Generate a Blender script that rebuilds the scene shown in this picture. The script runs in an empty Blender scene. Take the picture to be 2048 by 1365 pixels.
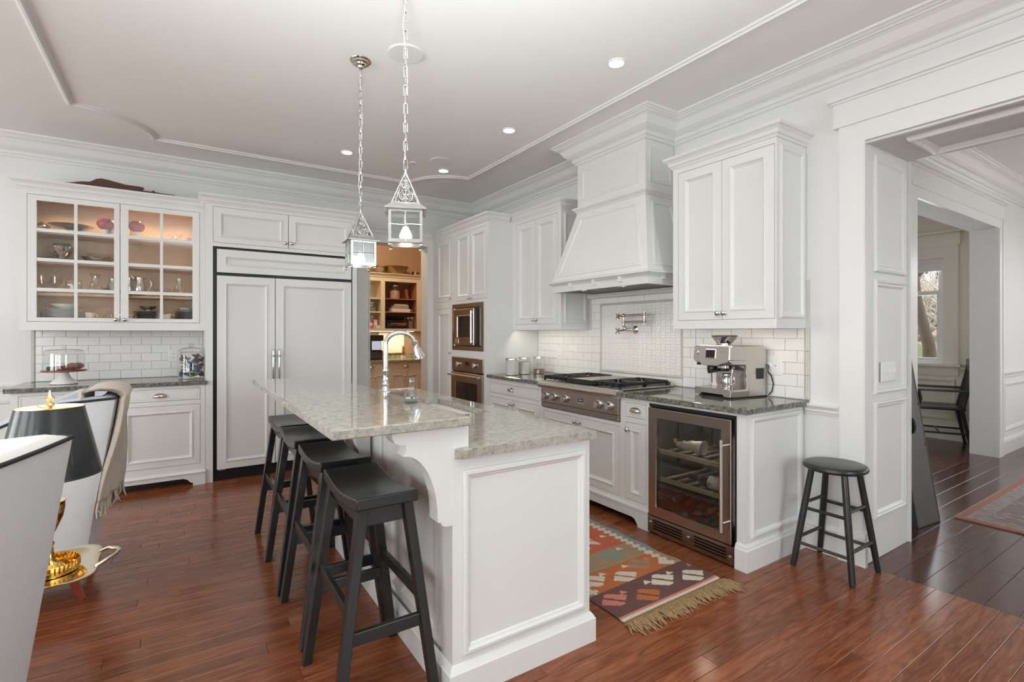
import bpy, math, random
from math import sin, cos, pi, radians
from mathutils import Vector, Matrix
random.seed(7)
SC = bpy.context.scene
COL = SC.collection

# ---------------------------------------------------------------- camera, world, lights, exposure
cd = bpy.data.cameras.new('camera'); cam = bpy.data.objects.new('camera', cd); COL.objects.link(cam)
cam.location = (0, 0, 1.335); cam.rotation_euler = (pi/2, 0, -radians(33.32))
cd.sensor_width = 36; cd.lens = 1010/2048*36; cd.shift_y = -16.5/2048; cd.clip_start = .05; cd.clip_end = 200
SC.camera = cam
SC.view_settings.view_transform = 'Standard'; SC.view_settings.look = 'None'
SC.view_settings.exposure = 0.0; SC.view_settings.gamma = 1; SC.view_settings.use_curve_mapping = False
SC.cycles.use_denoising = True
SC.cycles.max_bounces = 10; SC.cycles.diffuse_bounces = 5; SC.cycles.glossy_bounces = 5
SC.cycles.transmission_bounces = 8; SC.cycles.transparent_max_bounces = 24
SC.cycles.caustics_reflective = False; SC.cycles.caustics_refractive = False
SC.cycles.sample_clamp_indirect = 6
W = bpy.data.worlds.new('sky'); SC.world = W; W.use_nodes = True
bg = W.node_tree.nodes['Background']; bg.inputs[0].default_value = (.965, .985, 1, 1); bg.inputs[1].default_value = 4.6

def area(name, loc, rot, sx, sy, power, col=(1, 1, 1), spread=pi):
    l = bpy.data.lights.new(name, 'AREA'); l.shape = 'RECTANGLE'; l.size = sx; l.size_y = sy; l.energy = power
    l.color = col; l.spread = spread
    o = bpy.data.objects.new(name, l); o.location = loc; o.rotation_euler = rot; COL.objects.link(o); return o
DAY = (.86, .945, 1)
# daylight at the windows of the kitchen's rear and left walls, the hall and the dining room
for x, w_ in ((-3.2, 1.2), (1.9, 1.5)):
    area('window_daylight', (x, -3.02, 1.65), (radians(90), 0, 0), w_, 1.9, 25*w_, (.72, .92, 1))
for y in (-1.4, 1.1, 3.6):
    area('window_daylight', (-4.02, y, 1.65), (0, radians(-90), 0), 1.9, 1.7, 35.5, (.96, 1, 1))
area('window_daylight', (6.6, -1.22, 1.6), (radians(90), 0, 0), 2.2, 1.9, 3, DAY)
area('window_daylight', (9.52, .3, 1.6), (0, radians(90), 0), 1.9, 1.5, 2, DAY)
area('window_daylight', (8.12, 2.76, 1.6), (0, radians(90), 0), 1.3, .85, 14, DAY)
area('window_daylight', (5.4, 5.28, 1.6), (radians(-90), 0, 0), 1.4, 1.6, 16, DAY)
# fill lamp added behind the camera, aimed up to brighten the ceiling
area('ceiling_fill', (-.3, -.5, .70), (pi-radians(30), 0, -radians(25)), .8, .8, 63, (.90, .99, 1), radians(76))

def point(name, loc, power, r=.03, col=(1, .8, .55)):
    l = bpy.data.lights.new(name, 'POINT'); l.energy = power; l.shadow_soft_size = r; l.color = col
    o = bpy.data.objects.new(name, l); o.location = loc; COL.objects.link(o); return o
def spot(name, loc, power, ang=1.9, col=(1, .86, .7), r=.04):
    l = bpy.data.lights.new(name, 'SPOT'); l.energy = power; l.spot_size = ang; l.spot_blend = .8; l.shadow_soft_size = r; l.color = col
    o = bpy.data.objects.new(name, l); o.location = loc; COL.objects.link(o); return o

# ---------------------------------------------------------------- materials
def nt(name):
    m = bpy.data.materials.new(name); m.use_nodes = True
    return m, m.node_tree.nodes, m.node_tree.links, m.node_tree.nodes['Principled BSDF']
def rgb(c): return (c[0], c[1], c[2], 1)
def M(name, col, rough=.5, metal=0, var=.04, scale=9, bump=0, bscale=60, stretch=None, coat=0, spec=.5, trans=0, ior=1.45, emit=None, es=0, sheen=0):
    m, N, L, P = nt(name)
    tc = N.new('ShaderNodeTexCoord'); mp = N.new('ShaderNodeMapping'); L.new(tc.outputs['Object'], mp.inputs[0])
    if stretch: mp.inputs['Scale'].default_value = stretch
    no = N.new('ShaderNodeTexNoise'); no.inputs['Scale'].default_value = scale; no.inputs['Detail'].default_value = 4
    L.new(mp.outputs[0], no.inputs[0])
    mx = N.new('ShaderNodeMix'); mx.data_type = 'RGBA'
    a = [max(0, c*(1-var)) for c in col]; b = [min(1, c*(1+var)) for c in col]
    mx.inputs[6].default_value = rgb(a); mx.inputs[7].default_value = rgb(b)
    L.new(no.outputs[0], mx.inputs[0]); L.new(mx.outputs[2], P.inputs['Base Color'])
    P.inputs['Roughness'].default_value = rough; P.inputs['Metallic'].default_value = metal
    P.inputs['Coat Weight'].default_value = coat; P.inputs['Specular IOR Level'].default_value = spec
    P.inputs['Transmission Weight'].default_value = trans; P.inputs['IOR'].default_value = ior
    P.inputs['Sheen Weight'].default_value = sheen
    if emit: P.inputs['Emission Color'].default_value = rgb(emit); P.inputs['Emission Strength'].default_value = es
    if bump:
        n2 = N.new('ShaderNodeTexNoise'); n2.inputs['Scale'].default_value = bscale; n2.inputs['Detail'].default_value = 3
        L.new(mp.outputs[0], n2.inputs[0])
        bp = N.new('ShaderNodeBump'); bp.inputs['Strength'].default_value = bump; bp.inputs['Distance'].default_value = .004
        L.new(n2.outputs[0], bp.inputs['Height']); L.new(bp.outputs[0], P.inputs['Normal'])
    return m
def GLASS(name, tint=(1, 1, 1), refl=1.0, rough=.0, dens=0.0):
    m, N, L, P = nt(name); N.remove(P); out = N['Material Output']
    t = N.new('ShaderNodeBsdfTransparent'); t.inputs[0].default_value = rgb(tint)
    g = N.new('ShaderNodeBsdfGlossy'); g.inputs['Roughness'].default_value = rough
    f = N.new('ShaderNodeFresnel'); gm = N.new('ShaderNodeNewGeometry'); io = N.new('ShaderNodeMath'); io.operation = 'MULTIPLY_ADD'; io.inputs[1].default_value = 1/1.5-1.5; io.inputs[2].default_value = 1.5
    L.new(gm.outputs['Backfacing'], io.inputs[0]); L.new(io.outputs[0], f.inputs[0])
    mu = N.new('ShaderNodeMath'); mu.operation = 'MULTIPLY_ADD'; mu.inputs[1].default_value = refl; mu.inputs[2].default_value = dens
    mu.use_clamp = True
    no = N.new('ShaderNodeTexNoise'); no.inputs['Scale'].default_value = 14
    bp = N.new('ShaderNodeBump'); bp.inputs['Strength'].default_value = .015
    L.new(no.outputs[0], bp.inputs['Height']); L.new(bp.outputs[0], g.inputs['Normal'])
    mx = N.new('ShaderNodeMixShader'); L.new(f.outputs[0], mu.inputs[0]); L.new(mu.outputs[0], mx.inputs[0])
    L.new(t.outputs[0], mx.inputs[1]); L.new(g.outputs[0], mx.inputs[2]); L.new(mx.outputs[0], out.inputs[0])
    return m
def EMIT(name, col, s):
    m, N, L, P = nt(name); P.inputs['Base Color'].default_value = rgb(col)
    P.inputs['Emission Color'].default_value = rgb(col); P.inputs['Emission Strength'].default_value = s
    no = N.new('ShaderNodeTexNoise'); no.inputs['Scale'].default_value = 3; L.new(no.outputs[0], P.inputs['Roughness'])
    return m
def ramp(N, stops):
    r = N.new('ShaderNodeValToRGB'); e = r.color_ramp.elements
    while len(e) < len(stops): e.new(.5)
    for k, (p, c) in enumerate(stops): e[k].position = p; e[k].color = rgb(c)
    return r
def WOODFLOOR(name, c1, c2, c3, rough):
    m, N, L, P = nt(name)
    tc = N.new('ShaderNodeTexCoord'); oi = N.new('ShaderNodeObjectInfo'); ge = N.new('ShaderNodeNewGeometry')
    ad = N.new('ShaderNodeMath'); L.new(oi.outputs['Random'], ad.inputs[0]); L.new(ge.outputs['Random Per Island'], ad.inputs[1])
    fr = N.new('ShaderNodeMath'); fr.operation = 'FRACT'; L.new(ad.outputs[0], fr.inputs[0])
    sc = N.new('ShaderNodeVectorMath'); sc.operation = 'SCALE'; sc.inputs[0].default_value = (37, 91, 13); L.new(fr.outputs[0], sc.inputs['Scale'])
    av = N.new('ShaderNodeVectorMath'); L.new(tc.outputs['Object'], av.inputs[0]); L.new(sc.outputs[0], av.inputs[1])
    mp = N.new('ShaderNodeMapping'); mp.inputs['Scale'].default_value = (2.0, 16, 16); L.new(av.outputs[0], mp.inputs[0])
    n1 = N.new('ShaderNodeTexNoise'); n1.inputs['Scale'].default_value = 1.6; n1.inputs['Detail'].default_value = 7; n1.inputs['Distortion'].default_value = 2.2
    L.new(mp.outputs[0], n1.inputs[0])
    mp2 = N.new('ShaderNodeMapping'); mp2.inputs['Scale'].default_value = (6, 150, 150); L.new(av.outputs[0], mp2.inputs[0])
    n2 = N.new('ShaderNodeTexNoise'); n2.inputs['Scale'].default_value = 1.0; n2.inputs['Detail'].default_value = 4; L.new(mp2.outputs[0], n2.inputs[0])
    r = ramp(N, [(.30, c3), (.48, c2), (.70, c1)]); L.new(n1.outputs[0], r.inputs[0])
    hv = N.new('ShaderNodeHueSaturation'); L.new(r.outputs[0], hv.inputs['Color'])
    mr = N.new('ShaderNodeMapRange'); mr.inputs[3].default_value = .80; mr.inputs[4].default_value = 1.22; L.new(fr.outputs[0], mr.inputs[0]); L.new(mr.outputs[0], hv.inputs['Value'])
    mx = N.new('ShaderNodeMix'); mx.data_type = 'RGBA'; mx.blend_type = 'MULTIPLY'; mx.inputs[0].default_value = .28
    r2 = ramp(N, [(.35, (.45, .4, .38)), (.6, (1, 1, 1))]); L.new(n2.outputs[0], r2.inputs[0])
    L.new(hv.outputs[0], mx.inputs[6]); L.new(r2.outputs[0], mx.inputs[7]); L.new(mx.outputs[2], P.inputs['Base Color'])
    rr = N.new('ShaderNodeMapRange'); rr.inputs[3].default_value = rough-.06; rr.inputs[4].default_value = rough+.08
    L.new(n1.outputs[0], rr.inputs[0]); L.new(rr.outputs[0], P.inputs['Roughness'])
    bp = N.new('ShaderNodeBump'); bp.inputs['Strength'].default_value = .10; bp.inputs['Distance'].default_value = .002
    n3 = N.new('ShaderNodeTexNoise'); n3.inputs['Scale'].default_value = 7; n3.inputs['Detail'].default_value = 5; L.new(av.outputs[0], n3.inputs[0])
    L.new(n3.outputs[0], bp.inputs['Height']); L.new(bp.outputs[0], P.inputs['Normal'])
    P.inputs['Coat Weight'].default_value = .12; P.inputs['Coat Roughness'].default_value = .12; P.inputs['Specular IOR Level'].default_value = .42
    return m
def GRANITE(name, cols, rough=.06, vein=.5):
    m, N, L, P = nt(name)
    tc = N.new('ShaderNodeTexCoord'); mp = N.new('ShaderNodeMapping'); mp.inputs['Rotation'].default_value = (.5, .3, .6); L.new(tc.outputs['Object'], mp.inputs[0])
    n1 = N.new('ShaderNodeTexNoise'); n1.inputs['Scale'].default_value = 42; n1.inputs['Detail'].default_value = 9; n1.inputs['Roughness'].default_value = .72; L.new(mp.outputs[0], n1.inputs[0])
    r1 = ramp(N, [(.33, cols[0]), (.44, cols[1]), (.55, cols[2]), (.68, cols[3])]); L.new(n1.outputs[0], r1.inputs[0])
    v = N.new('ShaderNodeTexVoronoi'); v.inputs['Scale'].default_value = 120; L.new(mp.outputs[0], v.inputs[0])
    r2 = ramp(N, [(.10, (.25, .25, .24)), (.22, (1, 1, 1))]); L.new(v.outputs['Distance'], r2.inputs[0])
    n2 = N.new('ShaderNodeTexNoise'); n2.inputs['Scale'].default_value = 9; L.new(mp.outputs[0], n2.inputs[0])
    r4 = ramp(N, [(.45, (0, 0, 0)), (.6, (1, 1, 1))]); L.new(n2.outputs[0], r4.inputs[0])
    mx = N.new('ShaderNodeMix'); mx.data_type = 'RGBA'; mx.blend_type = 'MULTIPLY'
    L.new(r4.outputs[0], mx.inputs[0]); L.new(r1.outputs[0], mx.inputs[6]); L.new(r2.outputs[0], mx.inputs[7])
    mp3 = N.new('ShaderNodeMapping'); mp3.inputs['Scale'].default_value = (2, 9, 9); L.new(mp.outputs[0], mp3.inputs[0])
    n3 = N.new('ShaderNodeTexNoise'); n3.inputs['Scale'].default_value = 1.7; n3.inputs['Detail'].default_value = 8; n3.inputs['Distortion'].default_value = 1.0; L.new(mp3.outputs[0], n3.inputs[0])
    r3 = ramp(N, [(.63, (0, 0, 0)), (.70, (1, 1, 1))]); L.new(n3.outputs[0], r3.inputs[0])
    ma = N.new('ShaderNodeMath'); ma.operation = 'MULTIPLY'; ma.inputs[1].default_value = vein; L.new(r3.outputs[0], ma.inputs[0])
    m2 = N.new('ShaderNodeMix'); m2.data_type = 'RGBA'; m2.inputs[7].default_value = rgb(cols[4]); L.new(ma.outputs[0], m2.inputs[0]); L.new(mx.outputs[2], m2.inputs[6])
    L.new(m2.outputs[2], P.inputs['Base Color']); P.inputs['Roughness'].default_value = rough; P.inputs['Specular IOR Level'].default_value = .55
    return m

m_white = M('white_paint', (.73, .73, .715), .34, var=.012, bump=.03, bscale=30)
m_panel = M('white_panel_paint', (.70, .70, .685), .36, var=.012)
m_wall = M('wall_paint', (.73, .73, .72), .6, var=.012, bump=.04, bscale=90)
m_ceil = M('ceiling_paint', (.88, .87, .85), .8, var=.015)
m_trim = M('trim_paint', (.75, .75, .735), .30, var=.012)
m_tan = M('pantry_tan_paint', (.42, .27, .16), .6, var=.05)
m_cream = M('cream_paint', (.72, .62, .46), .45, var=.03)
m_maple = M('maple_interior', (.64, .46, .31), .45, var=.10, scale=3, stretch=(1, 8, 1))
m_redwood = M('reddish_cabinet_interior', (.36, .15, .08), .5, var=.12, scale=4)
m_steel = M('brushed_steel', (.56, .53, .50), .26, 1, var=.06, scale=5, stretch=(1, 2, 80))
m_steel_dark = M('warm_dark_steel', (.40, .345, .305), .24, 1, var=.06, scale=5, stretch=(1, 60, 1))
m_steel_lt = M('satin_steel', (.62, .585, .55), .28, 1, var=.05, scale=6, stretch=(60, 2, 2))
m_chrome = M('polished_chrome', (.64, .64, .64), .06, 1, var=.02)
m_nickel = M('polished_nickel', (.60, .54, .48), .10, 1, var=.03)
m_pewter = M('pewter', (.68, .68, .67), .26, 1, var=.10, scale=40, bump=.12, bscale=80)
m_silver = M('aged_silver', (.58, .54, .49), .16, 1, var=.12, scale=20)
m_brass = M('polished_brass', (.78, .50, .16), .12, 1, var=.05)
m_sbrass = M('silvered_brass', (.80, .70, .50), .12, 1, var=.05)
m_black = M('black_satin_wood', (.018, .019, .019), .30, var=.15, scale=6, stretch=(8, 8, 1), coat=.12)
m_blackm = M('cast_iron', (.012, .012, .013), .42, var=.2, bump=.1, bscale=140)
m_blackp = M('black_plastic', (.012, .012, .013), .28, var=.1)
m_gap = M('black_trim', (.010, .012, .014), .4)
m_shade = M('black_tole_shade', (.022, .025, .025), .30, var=.12, coat=.2)
m_shadein = M('pale_shade_lining', (.85, .76, .58), .6)
m_up = M('pale_upholstery', (.66, .67, .68), .85, var=.035, scale=14, bump=.25, bscale=320, sheen=.2)
m_up_in = M('off_white_upholstery', (.74, .725, .69), .85, var=.03, scale=14, bump=.2, bscale=320, sheen=.2)
m_up_shade = M('shaded_upholstery', (.48, .51, .56), .85, var=.04, scale=14, bump=.2, bscale=300, sheen=.2)  # chair lining in shade, the shade put into its blue grey colour
m_pipe = M('charcoal_piping', (.02, .022, .026), .7)
m_throw = M('beige_knit', (.50, .425, .35), .95, var=.09, scale=30, bump=.6, bscale=160, sheen=.3)
m_mahog = M('red_mahogany', (.20, .035, .018), .3, var=.2, scale=8, coat=.3)
m_carve = M('dark_carved_wood', (.085, .032, .018), .5, var=.35, scale=20, bump=.3, bscale=50)
m_floor = WOODFLOOR('stained_oak_planks', (.27, .090, .036), (.205, .060, .023), (.145, .038, .015), .19)
m_hallf = WOODFLOOR('shaded_oak_planks', (.14, .050, .032), (.088, .031, .021), (.048, .018, .012), .20)  # same oak as the kitchen, with the hall's dimness put into the colour
m_gran_i = GRANITE('island_granite', [(.21, .20, .18), (.335, .315, .275), (.42, .395, .345), (.50, .47, .415), (.36, .26, .18)], .06, .45)
m_gran_d = GRANITE('perimeter_granite', [(.03, .034, .03), (.10, .10, .088), (.20, .195, .165), (.34, .33, .28), (.14, .13, .10)], .06, .3)
m_tile = M('glazed_white_tile', (.83, .815, .79), .12, var=.03, scale=7, spec=.6)
m_grout = M('grout', (.60, .585, .555), .9)
m_liner = M('stone_liner', (.56, .54, .50), .5, var=.12, scale=50, bump=.4, bscale=120)
m_glass = GLASS('cabinet_glass', (.98, .985, .98), 1.25, 0, .0)
m_clear = GLASS('clear_glass', (.97, .975, .975), 1.5, 0, .05)
m_smoke = GLASS('cooler_glass', (.72, .71, .67), 1.3, 0, .03)
m_seedy = GLASS('wavy_lantern_glass', (.80, .83, .82), 1.2, .22, .16)
m_winglass = GLASS('window_glass', (.97, .98, .98), .8)
m_cran = GLASS('cranberry_glass', (.55, .03, .06), 1.5, 0, .06)
m_wine = M('dark_wine_glass', (.015, .012, .012), .08, var=.2, spec=.7)
m_porc = M('white_porcelain', (.82, .80, .76), .14, var=.02)
m_plate = M('pale_china', (.62, .63, .60), .16, var=.05)
m_plated = M('slate_china', (.16, .175, .175), .2, var=.1)
m_gold = M('gilt_rim', (.80, .58, .22), .2, 1)
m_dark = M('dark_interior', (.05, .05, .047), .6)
m_shelfw = M('pale_cooler_shelf_wood', (.52, .46, .37), .5, var=.1, scale=6, stretch=(1, 8, 1))
m_label = M('paper_label', (.75, .74, .71), .7)
m_paper = M('white_paper', (.78, .78, .78), .8)
m_can = EMIT('lamp_disc', (1, .93, .82), 14)
m_bulb = EMIT('warm_bulb', (1, .84, .60), 5)
m_ucl = EMIT('undercabinet_strip', (1, .93, .82), 2.2)
m_screen = EMIT('lit_screen', (.45, .55, .70), .55)
m_choc = M('brownie', (.07, .028, .016), .8, var=.4, scale=60, bump=.5)
m_bread = M('brown_loaf', (.20, .10, .05), .8, var=.3, scale=40, bump=.5)
m_plastic = M('white_plastic', (.82, .82, .80), .3)
m_sand = M('jar_fill', (.74, .72, .67), .9, var=.1, scale=60)
m_brownj = M('brown_jar_fill', (.28, .19, .13), .9, var=.5, scale=50)
m_grass = M('leaf_litter', (.34, .27, .19), .95, var=.55, scale=6, bump=.6, bscale=20)
m_green = M('ground_ivy', (.13, .15, .075), .9, var=.5, scale=12)
m_bark = M('bark', (.085, .065, .05), .95, var=.4, scale=14, bump=.6)
m_twig = M('pale_twigs', (.42, .38, .34), .9, var=.3)
m_leaf = M('dark_evergreen', (.035, .055, .028), .8, var=.6, scale=8)
m_board = M('weathered_grey_paint', (.115, .112, .11), .55, var=.2, scale=9, bump=.15)
m_shadecloth = M('roller_shade', (.72, .72, .72), .9)

# ---------------------------------------------------------------- mesh helpers
class Fr:
    def __init__(s, o=(0, 0, 0), u=(1, 0, 0), v=(0, 1, 0), w=(0, 0, 1)):
        s.o, s.u, s.v, s.w = Vector(o), Vector(u).normalized(), Vector(v).normalized(), Vector(w).normalized()
        s.flip = s.u.dot(s.v.cross(s.w)) < 0
    def __call__(s, a, b, c): return s.o + s.u*a + s.v*b + s.w*c
def FX(x): return Fr((x, 0, 0), (0, 1, 0), (0, 0, 1), (-1, 0, 0))    # faces -X : (y, z, out)
def FY(y): return Fr((0, y, 0), (1, 0, 0), (0, 0, 1), (0, -1, 0))    # faces -Y : (x, z, out)
def FXp(x): return Fr((x, 0, 0), (0, 1, 0), (0, 0, 1), (1, 0, 0))
def FYp(y): return Fr((0, y, 0), (1, 0, 0), (0, 0, 1), (0, 1, 0))
ID = Fr()
LOC = {}
class MB:
    def __init__(s, fr=None):
        s.fr = fr or ID; s.v = []; s.f = []; s.sm = []; s.mi = []; s.m = 0; s.col = []
    def add(s, vs, fs, smooth=False):
        b = len(s.v); s.v += [s.fr(*p) for p in vs]
        for f in fs:
            f = [b+i for i in f]
            if s.fr.flip: f.reverse()
            s.f.append(f); s.sm.append(smooth); s.mi.append(s.m)
        return s
    def box(s, a0, a1, b0, b1, c0, c1):
        vs = [(a0, b0, c0), (a1, b0, c0), (a1, b1, c0), (a0, b1, c0), (a0, b0, c1), (a1, b0, c1), (a1, b1, c1), (a0, b1, c1)]
        return s.add(vs, [(0, 3, 2, 1), (4, 5, 6, 7), (0, 1, 5, 4), (1, 2, 6, 5), (2, 3, 7, 6), (3, 0, 4, 7)])
    def cbox(s, a0, a1, b0, b1, c0, c1, h=.004):
        A = (a0, a1); B = (b0, b1); C = (c0, c1); vs = []; ix = {}
        for i in (0, 1):
            for j in (0, 1):
                for k in (0, 1):
                    si, sj, sk = (1-2*i)*h, (1-2*j)*h, (1-2*k)*h
                    for ax in range(3):
                        ix[i, j, k, ax] = len(vs)
                        vs.append((A[i]+(si if ax != 0 else 0), B[j]+(sj if ax != 1 else 0), C[k]+(sk if ax != 2 else 0)))
        fs = []
        def q(*p): return [ix[t] for t in p]
        def fix(f):
            p = [Vector(vs[i]) for i in f]; n = (p[1]-p[0]).cross(p[2]-p[0]); ctr = Vector(((a0+a1)/2, (b0+b1)/2, (c0+c1)/2))
            return f if n.dot(sum(p, Vector())/len(p)-ctr) > 0 else f[::-1]
        for e in (0, 1):
            fs.append(q((e, 0, 0, 0), (e, 1, 0, 0), (e, 1, 1, 0), (e, 0, 1, 0)))
            fs.append(q((0, e, 0, 1), (1, e, 0, 1), (1, e, 1, 1), (0, e, 1, 1)))
            fs.append(q((0, 0, e, 2), (1, 0, e, 2), (1, 1, e, 2), (0, 1, e, 2)))
        for e in (0, 1):
            for g in (0, 1):
                fs.append(q((e, g, 0, 0), (e, g, 1, 0), (e, g, 1, 1), (e, g, 0, 1)))
                fs.append(q((e, 0, g, 0), (e, 1, g, 0), (e, 1, g, 2), (e, 0, g, 2)))
                fs.append(q((0, e, g, 1), (1, e, g, 1), (1, e, g, 2), (0, e, g, 2)))
        for i in (0, 1):
            for j in (0, 1):
                for k in (0, 1): fs.append(q((i, j, k, 0), (i, j, k, 1), (i, j, k, 2)))
        return s.add(vs, [fix(f) for f in fs])
    def ring(s, u0, u1, v0, v1, prof, cap=False, back=False, arch=0):
        vs = []; fs = []
        for (i, w) in prof: vs += [(u0+i, v0+i, w), (u1-i, v0+i, w), (u1-i, v1-i, w), (u0+i, v1-i, w)]
        for k in range(len(prof)-1):
            for e in range(4):
                a, b = 4*k+e, 4*k+(e+1) % 4
                fs.append((a, b, b+4, a+4))
        if cap: k = 4*(len(prof)-1); fs.append((k, k+1, k+2, k+3))
        if back: fs.append((3, 2, 1, 0))
        return s.add(vs, fs)
    def prism(s, poly, w0, w1):
        n = len(poly); ar = sum(poly[i][0]*poly[(i+1) % n][1]-poly[(i+1) % n][0]*poly[i][1] for i in range(n))
        if ar < 0: poly = poly[::-1]
        vs = [(a, b, w0) for a, b in poly]+[(a, b, w1) for a, b in poly]
        fs = [tuple(range(n-1, -1, -1)), tuple(range(n, 2*n))]+[(i, (i+1) % n, (i+1) % n+n, i+n) for i in range(n)]
        return s.add(vs, fs)
    def lathe(s, prof, c=(0, 0, 0), n=20, cap0=True, cap1=True, sx=1, sy=1, a0=0, a1=2*pi):
        vs = []; fs = []; full = abs(a1-a0-2*pi) < 1e-6; m = n if full else n+1
        for r, z in prof:
            for k in range(m):
                a = a0+(a1-a0)*k/n; vs.append((c[0]+r*cos(a)*sx, c[1]+r*sin(a)*sy, c[2]+z))
        for i in range(len(prof)-1):
            for k in range(n):
                a = i*m+k; b = i*m+(k+1) % m; fs.append((a, b, b+m, a+m))
        up = prof[-1][1] >= prof[0][1]
        if not up: fs = [f[::-1] for f in fs]
        s.add(vs, fs, True)
        cf = []
        if full and cap0 and prof[0][0] > 1e-5: cf.append(tuple(range(m-1, -1, -1)) if up else tuple(range(m)))
        L = (len(prof)-1)*m
        if full and cap1 and prof[-1][0] > 1e-5: cf.append(tuple(range(L, L+m)) if up else tuple(range(L+m-1, L-1, -1)))
        if cf: 
            b = len(s.v)-len(vs)
            for f in cf:
                f = [b+i for i in f]
                if s.fr.flip: f.reverse()
                s.f.append(f); s.sm.append(False); s.mi.append(s.m)
        return s
    def ball(s, c, r, n=12, sx=1, sy=1, sz=1):
        k = max(6, n//2); return s.lathe([(max(1e-6, r*sin(pi*i/k)), -r*cos(pi*i/k)*sz) for i in range(k+1)], c, n, False, False, sx, sy)
    def tube(s, pts, r, n=8, closed=False, cap=True):
        P = [Vector(p) for p in pts]; N = len(P); rs = r if isinstance(r, (list, tuple)) else [r]*N
        T = []
        for i in range(N):
            a = P[i-1] if (i or closed) else P[i]; b = P[(i+1) % N] if (i < N-1 or closed) else P[i]
            t = b-a; T.append(t.normalized() if t.length > 1e-9 else Vector((0, 0, 1)))
        x = T[0].orthogonal().normalized(); vs = []; fs = []
        for i in range(N):
            x = (x-T[i]*x.dot(T[i])); x = x.normalized() if x.length > 1e-6 else T[i].orthogonal().normalized(); y = T[i].cross(x)
            for k in range(n):
                a = 2*pi*k/n; vs.append(tuple(P[i]+(x*cos(a)+y*sin(a))*rs[i]))
        for i in range(N if closed else N-1):
            for k in range(n):
                a = i*n+k; b = i*n+(k+1) % n; j = ((i+1) % N)*n
                fs.append((a, b, j+(k+1) % n, j+k))
        if cap and not closed: fs += [tuple(range(n-1, -1, -1)), tuple(range((N-1)*n, N*n))]
        return s.add(vs, fs, True)
    def bar(s, p0, p1, w, d, w1=None, d1=None, up=(0, 0, 1)):
        # rectangular bar from p0 to p1, horizontal cross-section axes x,y
        w1 = w1 or w; d1 = d1 or d; vs = []
        for p, a, b in ((p0, w, d), (p1, w1, d1)):
            for i, j in ((-1, -1), (1, -1), (1, 1), (-1, 1)): vs.append((p[0]+i*a/2, p[1]+j*b/2, p[2]))
        fs = [(0, 3, 2, 1), (4, 5, 6, 7), (0, 1, 5, 4), (1, 2, 6, 5), (2, 3, 7, 6), (3, 0, 4, 7)]
        if p1[2] < p0[2]: fs = [f[::-1] for f in fs]
        return s.add(vs, fs)
    def sweep(s, path, prof, closed=False, left=True):
        # path in xy, profile (out, z); out goes to the left (or right) of the direction of travel
        N = len(path); k = len(prof); vs = []; fs = []
        P = [Vector((p[0], p[1])) for p in path]; sg = 1 if left else -1
        for i in range(N):
            d0 = (P[i]-P[i-1]).normalized() if (i or closed) else None
            d1 = (P[(i+1) % N]-P[i]).normalized() if (i < N-1 or closed) else None
            if d0 is None: d0 = d1
            if d1 is None: d1 = d0
            n0 = Vector((-d0.y, d0.x))*sg; n1 = Vector((-d1.y, d1.x))*sg
            m = (n0+n1); m = m/max(.15, m.length_squared/2) if m.length > 1e-6 else n0
            for o, z in prof: q = P[i]+m*o; vs.append((q.x, q.y, z))
        for i in range(N if closed else N-1):
            j = (i+1) % N
            for e in range(k):
                a, b = i*k+e, i*k+(e+1) % k
                fs.append((a, b, j*k+(e+1) % k, j*k+e))
        if not closed: fs += [tuple(range(k)), tuple(range((N-1)*k+k-1, (N-1)*k-1, -1))]
        return s.add(vs, fs)
    def plate(s, u0, u1, v0, v1, holes, w0, w1):
        us = sorted({u0, u1, *[h[0] for h in holes], *[h[1] for h in holes]}); vv = sorted({v0, v1, *[h[2] for h in holes], *[h[3] for h in holes]})
        us = [u for u in us if u0-1e-9 <= u <= u1+1e-9]; vv = [v for v in vv if v0-1e-9 <= v <= v1+1e-9]
        def solid(i, j):
            if i < 0 or j < 0 or i >= len(us)-1 or j >= len(vv)-1: return False
            cu, cv = (us[i]+us[i+1])/2, (vv[j]+vv[j+1])/2
            return not any(h[0] < cu < h[1] and h[2] < cv < h[3] for h in holes)
        for i in range(len(us)-1):
            for j in range(len(vv)-1):
                if not solid(i, j): continue
                a, b, c, d = us[i], us[i+1], vv[j], vv[j+1]
                s.add([(a, c, w1), (b, c, w1), (b, d, w1), (a, d, w1)], [(0, 1, 2, 3)])
                s.add([(a, c, w0), (b, c, w0), (b, d, w0), (a, d, w0)], [(3, 2, 1, 0)])
                if not solid(i-1, j): s.add([(a, c, w0), (a, c, w1), (a, d, w1), (a, d, w0)], [(0, 1, 2, 3)])
                if not solid(i+1, j): s.add([(b, c, w0), (b, c, w1), (b, d, w1), (b, d, w0)], [(3, 2, 1, 0)])
                if not solid(i, j-1): s.add([(a, c, w0), (b, c, w0), (b, c, w1), (a, c, w1)], [(0, 1, 2, 3)])
                if not solid(i, j+1): s.add([(a, d, w0), (b, d, w0), (b, d, w1), (a, d, w1)], [(3, 2, 1, 0)])
        return s
    def surf(s, fn, nu, nv, closed_u=False):
        vs = [fn(i/nu, j/nv) for i in range(nu+(0 if closed_u else 1)) for j in range(nv+1)]; fs = []
        m = nv+1; n = nu if closed_u else nu+1
        for i in range(nu):
            for j in range(nv):
                a = i*m+j; b = ((i+1) % n)*m+j; fs.append((a, b, b+1, a+1))
        return s.add(vs, fs, True)
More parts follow.
